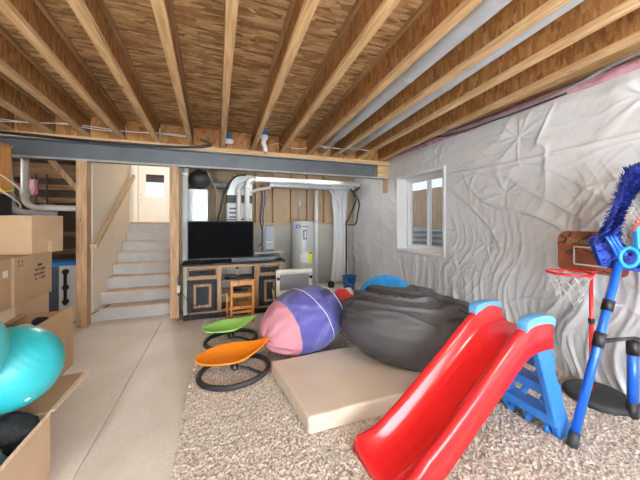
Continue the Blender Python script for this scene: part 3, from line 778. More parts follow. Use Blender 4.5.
tag(MB().ell((-2.62, 5.5, 1.94), .05, .04, .11, 20, 14, pinkf).build('insulation_tuft', 'pink_insulation', None, True), 'tuft of pink insulation beside the white waste pipe', 'insulation')
# storage tote and white panel
t = thing('storage_tote', 'dark storage tote with a bright blue lid behind the cardboard boxes', 'storage tote', (-2.25, 5.3, 0))
box((-2.62, 5.1, 0), (-2.02, 5.5, .78)).build('bin', 'bin_navy', t, bevel=.02)
box((-2.65, 5.07, .78), (-1.96, 5.53, .84)).build('lid', 'lid_blue', t, bevel=.015)
t = thing('white_board', 'white panel with a black handle leaning between tote and post', 'panel', (-1.97, 4.98, 0))
box((-2.10, 4.98, 0), (-1.80, 5.03, .80)).build('board', 'white_paint', t, bevel=.005)
MB().bar((-2.02, 4.965, .25), (-2.02, 4.965, .74), .035, .02, (0, 1, 0)).build('handle_bar', 'black_plastic', t)
for z in (.30, .5, .72): MB().lathe((-2.02, 4.98, z), [(0, -.035), (.035, -.03), (.04, 0)], 14, (0, 1, 0)).build('knob', 'black_plastic', t)

# ------------------------------------------------------------------ cardboard boxes
def rotz(p, c, a):
    x, y = p[0] - c[0], p[1] - c[1]
    return (c[0] + x * math.cos(a) - y * math.sin(a), c[1] + x * math.sin(a) + y * math.cos(a), p[2])
def rbox(mb, x0, x1, y0, y1, z0, z1, c=(0, 0), a=0):
    vs = [rotz((x, y, z), c, a) for x in (x0, x1) for y in (y0, y1) for z in (z0, z1)]
    return mb.faces(vs, [(0, 1, 3, 2), (4, 6, 7, 5), (0, 4, 5, 1), (2, 3, 7, 6), (0, 2, 6, 4), (1, 5, 7, 3)])
# C (bottom), B (middle), A (top)
t = thing('cardboard_box', 'pale cardboard box at the bottom of the stack, mostly hidden', 'box', (-2.1, 3.7, 0))
rbox(MB(), -2.46, -1.87, 3.62, 4.22, 0, .635).build('carton', 'cardboard_light', t, bevel=.004)
box((-2.2, 3.617, .4), (-2.1, 3.619, .635)).build('tape', 'tape', t)
t = thing('cardboard_box', 'large cardboard box with printed lettering, middle of the stack', 'box', (-2.1, 3.6, .64))
rbox(MB(), -2.42, -1.76, 2.95, 4.03, .64, 1.092).build('carton', 'cardboard', t, bevel=.004)
box((-1.7595, 3.36, .65), (-1.7575, 3.40, 1.09)).build('tape', 'tape', t)
box((-1.7588, 3.25, .93), (-1.7568, 3.31, .99)).build('paper_label', 'paper', t)
# blurred lines of lettering: small glyph bars on the side that faces the room (X = -1.76)
rr = random.Random(3)
mb = MB()
for li, (y0, y1, z) in enumerate(((3.76, 3.845, .962), (3.72, 3.885, .915), (3.70, 3.90, .870), (3.70, 3.90, .825))):
    y = y0
    while y < y1:
        w_ = rr.uniform(.010, .016)
        if rr.random() > .14 or li == 0:
            k = rr.random()
            mb.box((-1.7598, y, z), (-1.7585, y + .004, z + .026))
            if k < .6: mb.box((-1.7598, y + w_ - .004, z), (-1.7585, y + w_, z + .026))
            if k < .8: mb.box((-1.7598, y, z + .022), (-1.7585, y + w_, z + .026))
            if k > .3: mb.box((-1.7598, y, z + .011), (-1.7585, y + w_, z + .015))
            if k > .5: mb.box((-1.7598, y, z), (-1.7585, y + w_, z + .004))
        y += w_ + .005
mb.build('printed_text', 'ink', t)
mb = MB(); 
for k in range(2):
    mb.box((-1.7598, 3.46 + .05 * k, 1.0), (-1.7585, 3.465 + .05 * k, 1.06)); 
    mb.box((-1.7598, 3.45 + .05 * k, 1.045), (-1.7585, 3.475 + .05 * k, 1.05))
mb.box((-1.7598, 3.445, 1.0), (-1.7585, 3.53, 1.004)); mb.build('arrow_mark', 'ink', t)
t = thing('cardboard_box', 'plain closed cardboard box on top of the stack', 'box', (-2.1, 3.7, 1.10))
CR = (-1.74, 3.62); AA = -R(11)
rbox(MB(), -2.42, -1.74, 3.62, 4.04, 1.097, 1.485, CR, AA).build('carton', 'cardboard', t, bevel=.004)
mb = MB(); rbox(mb, -1.7395, -1.7375, 3.82, 3.87, 1.105, 1.22, CR, AA); mb.build('tape', 'tape', t)
mb = MB(); rbox(mb, -2.43, -1.735, 3.80, 3.86, 1.486, 1.4885, CR, AA); mb.build('tape', 'tape', t)
mb = MB(); rbox(mb, -1.741, -1.738, 3.62, 4.03, 1.482, 1.488, CR, AA); mb.build('top_edge', 'cardboard_edge', t)
# black case, wooden crate on top
t = thing('equipment_case', 'black case sitting on the top cardboard box under the wooden crate', 'case', (-2.3, 3.6, 1.49))
rbox(MB(), -2.62, -2.02, 3.45, 3.88, 1.49, 1.70, CR, 0).build('body', 'black_cloth', t, bevel=.015)
MB().box((-2.45, 3.44, 1.58), (-2.2, 3.45, 1.61)).build('latch', 'black_plastic', t)
t = thing('wooden_crate', 'orange pine crate balanced on the black case below the beam', 'crate', (-2.3, 3.6, 1.70))
cx0, cx1, cy0, cy1, cz0, cz1 = -2.62, -1.99, 3.30, 3.80, 1.702, 2.17
box((cx1 - .018, cy0, cz0), (cx1, cy1, cz1)).build('side_panel', 'orange_pine', t); box((cx0, cy0, cz0), (cx0 + .018, cy1, cz1)).build('side_panel', 'orange_pine', t)
box((cx0 + .018, cy1 - .018, cz0), (cx1 - .018, cy1, cz1)).build('back_panel', 'orange_pine', t)
box((cx0 + .018, cy0, cz0), (cx1 - .018, cy1 - .018, cz0 + .018)).build('bottom_panel', 'orange_pine', t)
box((cx0 - .01, cy0 - .01, cz1), (cx1 + .01, cy1 + .01, cz1 + .03)).build('top_panel', 'cabinet_wood', t)
def blb(d, k): return k * (1 + .3 * noi(d * 2.5))
tag(MB().ell((-1.945, 3.42, 1.96), .035, .07, .045, 20, 14, blb).build('blue_cloth_bundle', 'lid_blue', None, True), 'small blue bundle tucked against the orange crate', 'bundle')
for k, (z0, l) in enumerate(((1.88, 'upper white cable draped over the orange crate'), (1.73, 'lower white cable draped over the black case'))):
    wire('white_cable', [(-1.97, 3.1, z0 - .1), (-1.955, 3.3, z0 - .06), (-1.95, 3.5, z0), (-1.94, 3.7, z0 - .06), (-1.95, 3.85, z0 - .12), (-1.97, 3.9, z0 - .16)], .008, 'cable_white', l)
wire('yellow_cable', [(-1.945, 3.2, 1.73), (-1.94, 3.45, 1.76), (-1.94, 3.6, 1.72), (-1.945, 3.75, 1.74)], .008, 'label_yellow', 'short yellow cable lying on the black case')

# open box behind the teal ball
def open_box(label, x0, x1, y0, y1, z1, flaps, loc, mat='cardboard', inner=None):
    t = thing('cardboard_box', label, 'box', loc); th = .006
    mb = MB()
    mb.box((x0, y0, 0), (x0 + th, y1, z1)); mb.box((x1 - th, y0, 0), (x1, y1, z1))
    mb.box((x0 + th, y0, 0), (x1 - th, y0 + th, z1)); mb.box((x0 + th, y1 - th, 0), (x1 - th, y1, z1)); mb.box((x0 + th, y0 + th, 0), (x1 - th, y1 - th, th))
    mb.build('carton', mat, t)
    for (quad, m_) in flaps:
        q = [Vector(p) for p in quad]; n = (q[1] - q[0]).cross(q[3] - q[0]).normalized() * .006
        mb = MB().prism(q, n); mb.build('flap', m_, t)
    return t
t = open_box('open cardboard box with raised flaps behind the teal ball', -1.95, -1.36, 2.86, 3.50, .43,
    [([(-1.358, 2.88, .43), (-1.358, 3.50, .43), (-1.41, 3.58, .565), (-1.41, 2.98, .565)], 'cardboard'),
     ([(-1.94, 2.90, .43), (-1.94, 3.49, .43), (-1.76, 3.62, .51), (-1.76, 3.05, .51)], 'cardboard_dark'),
     ([(-1.93, 3.505, .43), (-1.39, 3.505, .43), (-1.42, 3.66, .50), (-1.86, 3.66, .50)], 'cardboard_dark')], (-1.65, 3.2, 0))
box((-1.357, 3.1, .02), (-1.3555, 3.16, .42)).build('tape', 'tape', t)
tag(MB().ell((-1.62, 3.2, .38), .20, .22, .12, 28, 18, blb).build('white_cloth_bundle', 'white_cloth', None, True), 'white cloth bundle inside the open box behind the ball', 'bundle')
tag(MB().ell((-1.55, 3.36, .49), .07, .05, .045, 20, 14, blb).build('black_sock_bundle', 'black_cloth', None, True), 'small black cloth lump among the raised box flaps', 'bundle')

# nearest open box
t = open_box('open cardboard box nearest the camera at the bottom left corner', -1.55, -.89, 1.25, 2.02, .35,
    [([(-1.50, 2.022, .35), (-.892, 2.022, .35), (-.875, 2.46, .352), (-1.45, 2.42, .352)], 'cardboard_dark'),
     ([(-1.55, 1.27, .35), (-1.55, 2.0, .35), (-1.85, 2.0, .40), (-1.85, 1.27, .40)], 'cardboard')], (-1.2, 1.6, 0), 'cardboard_light')
box((-.8935, 1.26, .335), (-.8885, 2.02, .356)).build('torn_edge', 'cardboard_edge', t)
mb = MB(); y = 2.02
rr = random.Random(5)
mb.box((-.892, 2.02, .352), (-.868, 2.46, .360)); mb.build('torn_edge', 'cardboard_edge', t)
def lump(d, k):
    k = k * (1 + .10 * noi(d * 2.5) + .05 * noi(d * 7))
    return k
tag(MB().ell((-1.005, 1.90, .325), .11, .11, .105, 40, 24, lump).build('black_bag', 'black_cloth', None, True), 'crumpled black bag in the nearest open box under the teal ball', 'bag')
def lump2(d, k): return k * (1 + .16 * noi(d * 3) + .10 * abs(noi(d * 8)))
tag(MB().ell((-1.01, 1.65, .27), .115, .15, .14, 48, 30, lump2).build('teal_garment', 'teal_cloth', None, True), 'crumpled grey-blue garment in the corner of the nearest open box', 'garment')

t = thing('cardboard_box', 'tall closed carton standing inside the nearest open box under the paler teal ball', 'box', (-1.33, 1.5, .01))
box((-1.53, 1.28, .008), (-1.135, 1.78, .665)).build('carton', 'cardboard', t)
box((-1.36, 1.278, .30), (-1.31, 1.28, .665)).build('tape', 'tape', t)
# exercise balls
def ball(c, r, label, mat):
    t = thing('exercise_ball', label, 'ball', (c[0], c[1], c[2] - r))
    def g(d, k): return k * (1 + .0025 * math.sin(d.z * 60)) * (1 if d.z > -.6 else 1)
    MB().ell(c, r, r, r, 64, 96, g, Matrix.Rotation(R(50), 3, 'Y')).build('sphere', mat, t, True)
    MB().cyl((c[0] + r * .58, c[1] - r * .58, c[2] - r * .575), (c[0] + r * .585, c[1] - r * .585, c[2] - r * .58), .012, 12).build('valve_plug', 'white_plastic', t)
ball((-1.035, 1.985, .64), .212, 'large teal exercise ball resting on the nearest open box', 'teal_vinyl')
ball((-1.075, 1.625, .865), .195, 'paler teal ball cut off by the left edge of the picture', 'teal_vinyl_light')

# ------------------------------------------------------------------ rug
RX0, RX1, RY0, RY1 = -.235, 3.04, -.4, 4.36
NRX, NRY = 300, 430
rr = random.Random(11)
def rf(i, j):
    x = RX0 + (RX1 - RX0) * i / NRX; y = RY0 + (RY1 - RY0) * j / NRY
    ed = min(i, j, NRX - i, NRY - j)
    z = .002 if ed == 0 else .016 + rr.random() * .018
    xx = x + rr.uniform(-.008, .008); yy = y + rr.uniform(-.008, .008)
    if i < 3: xx += rr.uniform(-.015, .01)
    if i <= 2: xx += .10 * max(0, (yy - 2.5) / 2) * 1
    return Vector((xx, yy, z))
o = MB().grid(NRX, NRY, rf).build('shag_rug', 'rug_yarn', None, False)
tag(o, 'large beige and brown speckled shag rug covering the concrete floor', 'rug')

# ------------------------------------------------------------------ TV console
CX0, CX1, CY0, CY1 = -.47, .985, 4.50, 4.95
t = thing('media_console', 'distressed black and natural wood media console under the television', 'console', (.26, 4.7, 0))
W = 'cabinet_wood'
lab(box((CX0 - .03, CY0 - .03, .775), (CX1 + .03, CY1 + .02, .81)).build('top', 'black_wood', t, bevel=.004), 'black top')
lab(MB().box((CX0, CY0 - .015, 0), (CX1, CY1, .075)).build('plinth', 'black_wood', t, bevel=.004), 'black plinth')
carc = MB()
carc.box((CX0, CY0 + .02, .075), (CX0 + .02, CY1, .775)); carc.box((CX1 - .02, CY0 + .02, .075), (CX1, CY1, .775)); carc.box((CX0 + .02, CY0 + .02, .075), (CX1 - .02, CY1 - .01, .10))
carc.box((CX0 + .02, CY1 - .02, .10), (CX1 - .02, CY1 - .01, .775))
sx = [CX0, -.06 - .0, .10, .52, .60, CX1]
LX0, LX1 = CX0 + .055, -.01      # left door bay
MX0, MX1 = .05, .53              # open bay
QX0, QX1 = .60, CX1 - .065       # right door bay
carc.box((MX0 - .03, CY0 + .02, .10), (MX0 - .01, CY1 - .02, .775)); carc.box((MX1 + .01, CY0 + .02, .10), (MX1 + .03, CY1 - .02, .775))
lab(carc.build('carcass', 'grey_wood', t), 'weathered grey carcass')
def fr_(x0, x1, z0, z1, nm='face_frame', mt=W, y0=CY0, y1=CY0 + .02): return box((x0, y0, z0), (x1, y1, z1)).build(nm, mt, t, bevel=.002)
lab(fr_(CX0, CX0 + .05, .075, .775, mt='grey_wood'), 'greyed corner stile'); lab(fr_(CX1 - .05, CX1, .075, .775, mt='grey_wood'), 'greyed corner stile')
fr_(LX1, MX0, .075, .775); fr_(MX1, QX0 - .005, .075, .775)
for a, b_ in ((CX0 + .05, LX1), (QX0 - .005, CX1 - .05)):
    fr_(a, b_, .74, .775, mt='cabinet_wood_x'); fr_(a, b_, .575, .61, mt='cabinet_wood_x'); fr_(a, b_, .075, .10, mt='cabinet_wood_x')
fr_(MX0, MX1, .735, .775, mt='cabinet_wood_x'); fr_(MX0, MX1, .075, .12, mt='cabinet_wood_x')
for z in (.51, .31): lab(box((MX0 - .01, CY0 + .0, z), (MX1 + .01, CY1 - .02, z + .03)).build('shelf', 'grey_wood', t), 'grey shelf board')
lab(MB().lathe((.30, CY1 - .021, .66), [(0, -.002), (.028, -.002), (.028, 0)], 18, (0, 1, 0)).build('cable_hole', 'black_plastic', t), 'round dark cable hole')
for a, b_ in ((CX0 + .06, LX1 - .008), (QX0 + .003, CX1 - .06)):
    dr = lab(box((a, CY0 - .012, .618), (b_, CY0 + .018, .732)).build('drawer', 'black_wood', t, bevel=.004), 'black drawer front in a natural frame')
    mb = MB()
    for p0, p1 in (((a, .618), (b_, .632)), ((a, .718), (b_, .732)), ((a, .632), (a + .014, .718)), ((b_ - .014, .632), (b_, .718))): mb.box((p0[0], CY0 - .016, p0[1]), (p1[0], CY0 - .012, p1[1]))
    mb.build('edge_frame', W, dr)
    mx_ = (a + b_) / 2
    MB().tube([(mx_ - .05, CY0 - .014, .675), (mx_ - .04, CY0 - .035, .67), (mx_, CY0 - .04, .668), (mx_ + .04, CY0 - .035, .67), (mx_ + .05, CY0 - .014, .675)], .009, 8).build('handle', 'black_plastic', dr, True)
    do = lab(box((a, CY0 - .012, .105), (b_, CY0 + .018, .57)).build('door', 'black_wood', t, bevel=.004), 'black door with inset natural frame')
    i0, i1, j0, j1, tt = a + .075, b_ - .075, .17, .51, .035
    mb = MB()
    for p0, p1 in (((i0, j0), (i1, j0 + tt)), ((i0, j1 - tt), (i1, j1)), ((i0, j0 + tt), (i0 + tt, j1 - tt)), ((i1 - tt, j0 + tt), (i1, j1 - tt))): mb.box((p0[0], CY0 - .022, p0[1]), (p1[0], CY0 - .012, p1[1]))
    mb.build('inset_frame', W, do)
    MB().lathe((b_ - .03, CY0 - .012, .38), [(0, -.03), (.014, -.026), (.016, -.014), (.007, 0)], 14, (0, 1, 0)).build('knob', 'black_plastic', do)
# things in and on the console
def gadget(name, a, b_, label, cat, mat='black_plastic', extra=True):
    tt = thing(name, label, cat, ((a[0] + b_[0]) / 2, (a[1] + b_[1]) / 2, a[2]))
    box(a, b_).build('body', mat, tt, bevel=.006)
    if extra:
        box((a[0] + .02, a[1] - .002, a[2] + .012), (a[0] + (b_[0] - a[0]) * .5, a[1], b_[2] - .012)).build('front_display', 'screen_black', tt)
    return tt
gadget('media_player', (.08, 4.6, .54), (.26, 4.78, .585), 'small black box on the upper console shelf, left', 'media player')
gadget('media_player', (.33, 4.62, .54), (.50, 4.80, .568), 'flat black box on the upper console shelf, right', 'media player')
gadget('game_console', (.20, 4.58, .34), (.48, 4.80, .40), 'dark game console on the lower console shelf', 'game console')
wire('console_cable', [(.10, 4.56, .56), (.14, 4.54, .545), (.2, 4.55, .56), (.28, 4.58, .548), (.34, 4.56, .56)], .006, 'cable_black', 'loose black cable in front of the players on the console shelf')
tv = thing('television', 'large flat screen television with a black screen on the console', 'television', (.055, 4.68, .81))
box((-.43, 4.66, .845), (.54, 4.70, 1.435)).build('casing', 'black_plastic', tv, bevel=.006)
box((-.42, 4.657, .86), (.53, 4.66, 1.425)).build('screen', 'screen_black', tv)
for x in (-.25, .36): MB().tube([(x, 4.56, .818), (x, 4.68, .85), (x, 4.80, .818)], .009, 8).build('foot', 'black_plastic', tv)
gadget('soundbar', (.19, 4.49, .812), (.86, 4.60, .878), 'long black sound bar lying on the console below the television', 'sound bar', extra=False)
pr = gadget('disc_player', (.64, 4.66, .812), (.96, 4.90, .895), 'flat dark disc player at the right end of the console', 'disc player')
def paper_f(z, s):
    def f(i, j):
        x = .56 + .46 * i / 16; y = 4.62 + .3 * j / 10
        return Vector((x, y, z + .012 * noi((x * 9, y * 9, s)) + .012 * (abs(i - 8) / 8)))
    return f
tag(MB().grid(16, 10, paper_f(.912, 1)).build('paper_sheets', 'paper', None, True, solid=.008), 'crumpled pale papers lying on the dark disc player', 'papers')
tw = thing('tower_speaker', 'upright grey fronted box standing on the papers right of the television', 'speaker', (.83, 4.85, .93))
box((.70, 4.76, .935), (.885, 4.92, 1.36)).build('casing', 'black_plastic', tw, bevel=.005)
lab(box((.755, 4.752, .97), (.882, 4.76, 1.35)).build('front_panel', 'slate_panel', tw), 'grey front panel')
mb = MB(); mb.box((.755, 4.748, 1.08), (.882, 4.752, 1.09)); mb.box((.876, 4.748, .97), (.884, 4.752, 1.35)); mb.build('trim_strip', 'paper', tw)
wire('power_cable', [(.02 - .55, 4.62, .80), (-.50, 4.47, .72), (-.54, 4.46, .6), (-.50, 4.46, .45), (-.52, 4.45, .3), (-.50, 4.44, .12)], .006, 'cable_black', 'black power cord dangling at the left side of the console')
wire('power_cable', [(-.55, 4.40, .04), (-.4, 4.40, .10), (-.32, 4.44, .22), (-.28, 4.455, .2), (-.4, 4.42, .3), (-.49, 4.45, .42)], .005, 'cable_black', 'black cord looping in front of the left console door')
pl = thing('power_adapter', 'small white plug adapter hanging beside the console left corner', 'plug', (-.52, 4.45, .45))
box((-.545, 4.44, .42), (-.505, 4.47, .52)).build('body', 'white_plastic', pl, bevel=.006)
box((-.535, 4.438, .38), (-.515, 4.455, .42)).build('prong_cap', 'black_plastic', pl)

# ------------------------------------------------------------------ child's wooden chair
t = thing('childs_chair', 'small orange wood ladder back chair in front of the console', 'chair', (.30, 4.2, 0))
cc = (.30, 4.18); ca_ = R(6)
def cp(x, y, z): return rotz((cc[0] + x, cc[1] + y, z), cc, ca_)
for sx_ in (-1, 1):
    MB().bar(cp(sx_ * .145, -.15, 0), cp(sx_ * .145, -.16, .63), .032, .032, (0, 1, 0)).build('leg', 'chair_wood', t, bevel=.006)
    MB().bar(cp(sx_ * .16, .14, 0), cp(sx_ * .16, .14, .42), .032, .032, (0, 1, 0)).build('leg', 'chair_wood', t, bevel=.006)
    MB().bar(cp(sx_ * .155, -.15, .40), cp(sx_ * .16, .15, .42), .03, .022, (0, 0, 1)).build('armrest', 'chair_wood', t, bevel=.004)
    MB().bar(cp(sx_ * .15, -.15, .10), cp(sx_ * .16, .14, .10), .018, .02, (0, 0, 1)).build('stretcher', 'chair_wood', t)
for z, h_ in ((.58, .065), (.42, .05)):
    MB().bar(cp(-.135, -.158, z), cp(.135, -.158, z), .016, h_, (0, 0, 1)).build('back_slat', 'chair_wood', t, bevel=.004)
mb = MB(); rbox(mb, cc[0] - .16, cc[0] + .16, cc[1] - .15, cc[1] + .15, .235, .26, cc, ca_)
for k in range(9): rbox(mb, cc[0] - .15 + k * .034, cc[0] - .13 + k * .034, cc[1] - .15, cc[1] + .15, .26, .268, cc, ca_)
mb.build('seat', 'chair_wood', t)
MB().bar(cp(-.135, -.155, .19), cp(.135, -.155, .19), .016, .035, (0, 0, 1)).build('stretcher', 'chair_wood', t)

# white folding chair
t = thing('folding_chair', 'white framed chair with grey mesh back behind the purple bean bag', 'chair', (1.0, 4.1, 0))
fx0, fx1, fy = .795, 1.275, 4.0
mb = MB()
for x in (fx0, fx1):
    MB().bar((x, fy - .02, .36), (x, fy - .03, .74), .05, .03, (0, 1, 0)).build('back_post', 'cream_plastic', t, bevel=.006)
    MB().bar((x, fy - .06, 0.0), (x, fy + .38, .38), .035, .025, (1, 0, 0)).build('leg', 'cream_plastic', t, bevel=.004)
    MB().bar((x + (.04 if x < 1 else -.04), fy + .38, 0.0), (x + (.04 if x < 1 else -.04), fy - .02, .40), .035, .025, (1, 0, 0)).build('leg', 'cream_plastic', t, bevel=.004)
    MB().lathe((x, fy - .05, .62), [(0, -.02), (.022, -.018), (.024, .02)], 14, (0, 1, 0)).build('pivot', 'black_plastic', t)
def rail(i, j):
    a = i / 12; x = fx0 - .03 + (fx1 - fx0 + .06) * a; bow = .02 * math.sin(PI * a)
    return Vector((x, fy - .03 - bow, .675 + .07 * j))
MB().grid(12, 1, rail).build('top_rail', 'cream_plastic', t, True, solid=.022)
box((fx0 + .02, fy - .035, .44), (fx1 - .02, fy - .028, .675)).build('mesh_back', 'chair_mesh', t)
box((fx0, fy, .38), (fx1, fy + .38, .40)).build('seat', 'chair_mesh', t, bevel=.004)
box((fx0, fy - .045, .40), (fx1, fy - .02, .45)).build('lower_rail', 'cream_plastic', t)
box((fx0 + .06, fy - .052, .69), (fx0 + .11, fy - .046, .702)).build('label', 'coral_plastic', t)

# ------------------------------------------------------------------ foam mattress
def matf(x0, x1, y0, y1, z0, z1, label, mat='foam_cover'):
    nx, ny = 60, 40
    bm2 = MB()
    def f(i, j):
        x = x0 + (x1 - x0) * i / nx; y = y0 + (y1 - y0) * j / ny
        sag = .012 * noi((x * 2.2, y * 2.2, 5)) - .01 * math.exp(-((x - 1.0) ** 2 + (y - 2.3) ** 2) / .1)
        return Vector((x - .10 * (j / ny) * (1 - i / nx) + .012 * noi((y * 3, 1, 1)), y + .06 * (j / ny) * (i / nx) + .012 * noi((x * 3, 2, 1)), z1 + sag))
    bm2.grid(nx, ny, f)
    be = [e for e in bm2.bm.edges if e.is_boundary]
    r_ = bmesh.ops.extrude_edge_only(bm2.bm, edges=be)
    vs = [v for v in r_['geom'] if isinstance(v, bmesh.types.BMVert)]
    for v in vs: v.co.z = z0
    be = [e for e in bm2.bm.edges if e.is_boundary]
    bmesh.ops.contextual_create(bm2.bm, geom=be)
    o = bm2.build('foam_mattress', mat, None, True, bevel=.022, seg=3)
    return tag(o, label, 'mattress')
matf(.56, 2.02, 1.765, 2.60, .025, .15, 'thick beige foam mattress lying on the rug beside the red slide')

# ------------------------------------------------------------------ purple and pink bean bag
t = thing('bean_bag', 'purple plush bean bag with a pink end panel', 'bean bag', (.885, 3.03, .03))
BC = Vector((.88, 2.97, .365)); BR = Matrix.Rotation(R(16), 3, 'Z') @ Matrix.Rotation(R(-14), 3, 'Y')
def bagf(d, k):
    w = 1 + .035 * noi(d * 1.7 + Vector((3, 1, 2))) + .02 * (1 - abs(noi(d * 3.5 + Vector((1, 8, 1)))) * 2)
    # gathers near the pink pole
    if d.x < -.5:
        a = math.atan2(d.z, d.y); w += .05 * (abs(math.sin(a * 5 + 2 * noi(d * 2))) ** 2 - .5) * (-d.x - .5) * 2
    k = k * w
    k = BR @ k
    if k.z < -.26: k.z = -.26 - (-.26 - k.z) * .6
    k.z = max(k.z, -.335)
    return BR.inverted() @ k
def bag_surface(nu=72, nv=48): return nu, nv
def bagpt(d, off=0):
    k = bagf(d, Vector((d.x * (.47 + off), d.y * (.40 + off), d.z * (.33 + off))))
    return BC + BR @ k
mb = MB().ell(BC, .47, .40, .33, 240, 150, bagf, BR)
# split: pink panel = polygon side d.x < -.42
pk = MB()
o = mb.build('plush_body', ['purple_plush', 'pink_cloth'], t, True)
inv = BR.inverted(); base = world_loc(t)
for p in o.data.polygons:
    c = inv @ (Vector(p.center) + base - BC)
    lx = c.x / .47 - .05 * (c.z / .33)
    if lx < -.52: p.material_index = 1
def seam(xc, tilt=0, r=.006, mat='white_cloth', tz0=-2, nm='piping'):
    pts = []
    for k in range(49):
        a = 2 * PI * k / 48
        s_ = math.sqrt(max(0, 1 - xc * xc))
        d = Vector((xc - tilt * math.sin(a), s_ * math.cos(a), s_ * math.sin(a))).normalized()
        pts.append(bagpt(d, .002))
    MB().tube(pts[:-1], r, 8, closed=True).build(nm, mat, t, True)
seam(.16, .10, .004)
# arc seam facing camera from patch downward, white edge at right end
seam(.72, .05, .008)
def patch(i, j):
    th = R(34) + R(26) * i / 10; ph = R(-40) + R(52) * j / 10
    d = Vector((.30 + .36 * j / 10, -.60 + .30 * i / 10, .72)).normalized()
    return bagpt(d, .008)
lab(MB().grid(10, 10, patch).build('logo_patch', 'navy_patch', t, True, solid=.004), 'dark navy printed patch')
# grey bean bag
GC = Vector((1.73, 2.23, .43)); GR = Matrix.Rotation(R(-34), 3, 'Z') @ Matrix.Rotation(R(7), 3, 'Y')
def greyf(d, k):
    w = 1 + .05 * noi(d * 1.4 + Vector((9, 1, 2)))
    # long folds gathered to the right end on top
    f = 1 - abs(noise.noise(Vector((d.x * 1.6, d.z * 3.4 + d.y * 2.2, 2)))) * 2.4
    w += .11 * max(0, f) ** 4 * max(0, min(1, (d.z - .15) * 2))
    f3 = 1 - abs(noise.noise(Vector((d.x * 2.2 + d.y * 1.5, d.z * 3 - d.x * 2, 22)))) * 2.6
    w += .016 * max(0, f3) ** 3
    f2 = 1 - abs(noise.noise(Vector((d.x * 2, d.z * 8, 8)))) * 2.4
    w += .008 * max(0, f2) ** 2
    k = k * w
    k.z = max(k.z, -.275)
    return k
t = thing('bean_bag', 'huge charcoal grey bean bag slumped on the beige mattress', 'bean bag', (1.70, 2.24, .15))
MB().ell(GC, .685, .46, .35, 180, 110, greyf, GR).build('cover', 'charcoal_fabric', t, True)
zp = []
for k in range(25):
    a = PI * k / 24; d = Vector((math.cos(a) * .98, -.35, math.sin(a) * .9)).normalized()
    zp.append(GC + GR @ (greyf(d, Vector((d.x * .685, d.y * .46, d.z * .35)))))
MB().tube(zp, .005, 6).build('zip_seam', 'black_cloth', t, True)

# blue cushion leaning behind the grey bag
t = thing('floor_cushion', 'bright blue round cushion propped behind the charcoal bean bag', 'cushion', (2.13, 3.15, 0))
def cushf(d, k): return k * (1 + .03 * noi(d * 5) + .02 * abs(math.sin(math.atan2(d.y, d.x) * 9)))
MB().ell((2.10, 3.20, .37), .40, .36, .10, 48, 24, cushf, Matrix.Rotation(R(-20), 3, 'Z') @ Matrix.Rotation(R(62), 3, 'X')).build('pad', 'blue_vinyl', t, True)
MB().tube([Vector((2.10, 3.20, .37)) + (Matrix.Rotation(R(-20), 3, 'Z') @ Matrix.Rotation(R(62), 3, 'X')) @ Vector((.40 * math.cos(a), .36 * math.sin(a), 0)) for a in [2 * PI * k / 48 for k in range(48)]], .008, 6, closed=True).build('piping', 'pale_blue', t, True)

# red and white crumpled cloth bundle
t = thing('cloth_bundle', 'crumpled red and white cloth heap between the two bean bags', 'cloth', (1.58, 3.35, 0))
def clf(sd):
    def f(d, k): return k * (1 + .28 * noi(d * 2.2 + Vector((sd, 0, 0))) + .16 * abs(noi(d * 6 + Vector((0, sd, 0)))))
    return f
MB().ell((1.60, 3.45, .25), .20, .20, .25, 40, 30, clf(1)).build('white_layer', 'white_cloth', t, True)
MB().ell((1.545, 3.42, .40), .13, .14, .12, 40, 30, clf(5)).build('red_layer', 'red_cloth', t, True)
MB().ell((1.80, 3.52, .36), .10, .10, .12, 30, 20, clf(9)).build('pink_layer', 'pink_cloth', t, True)

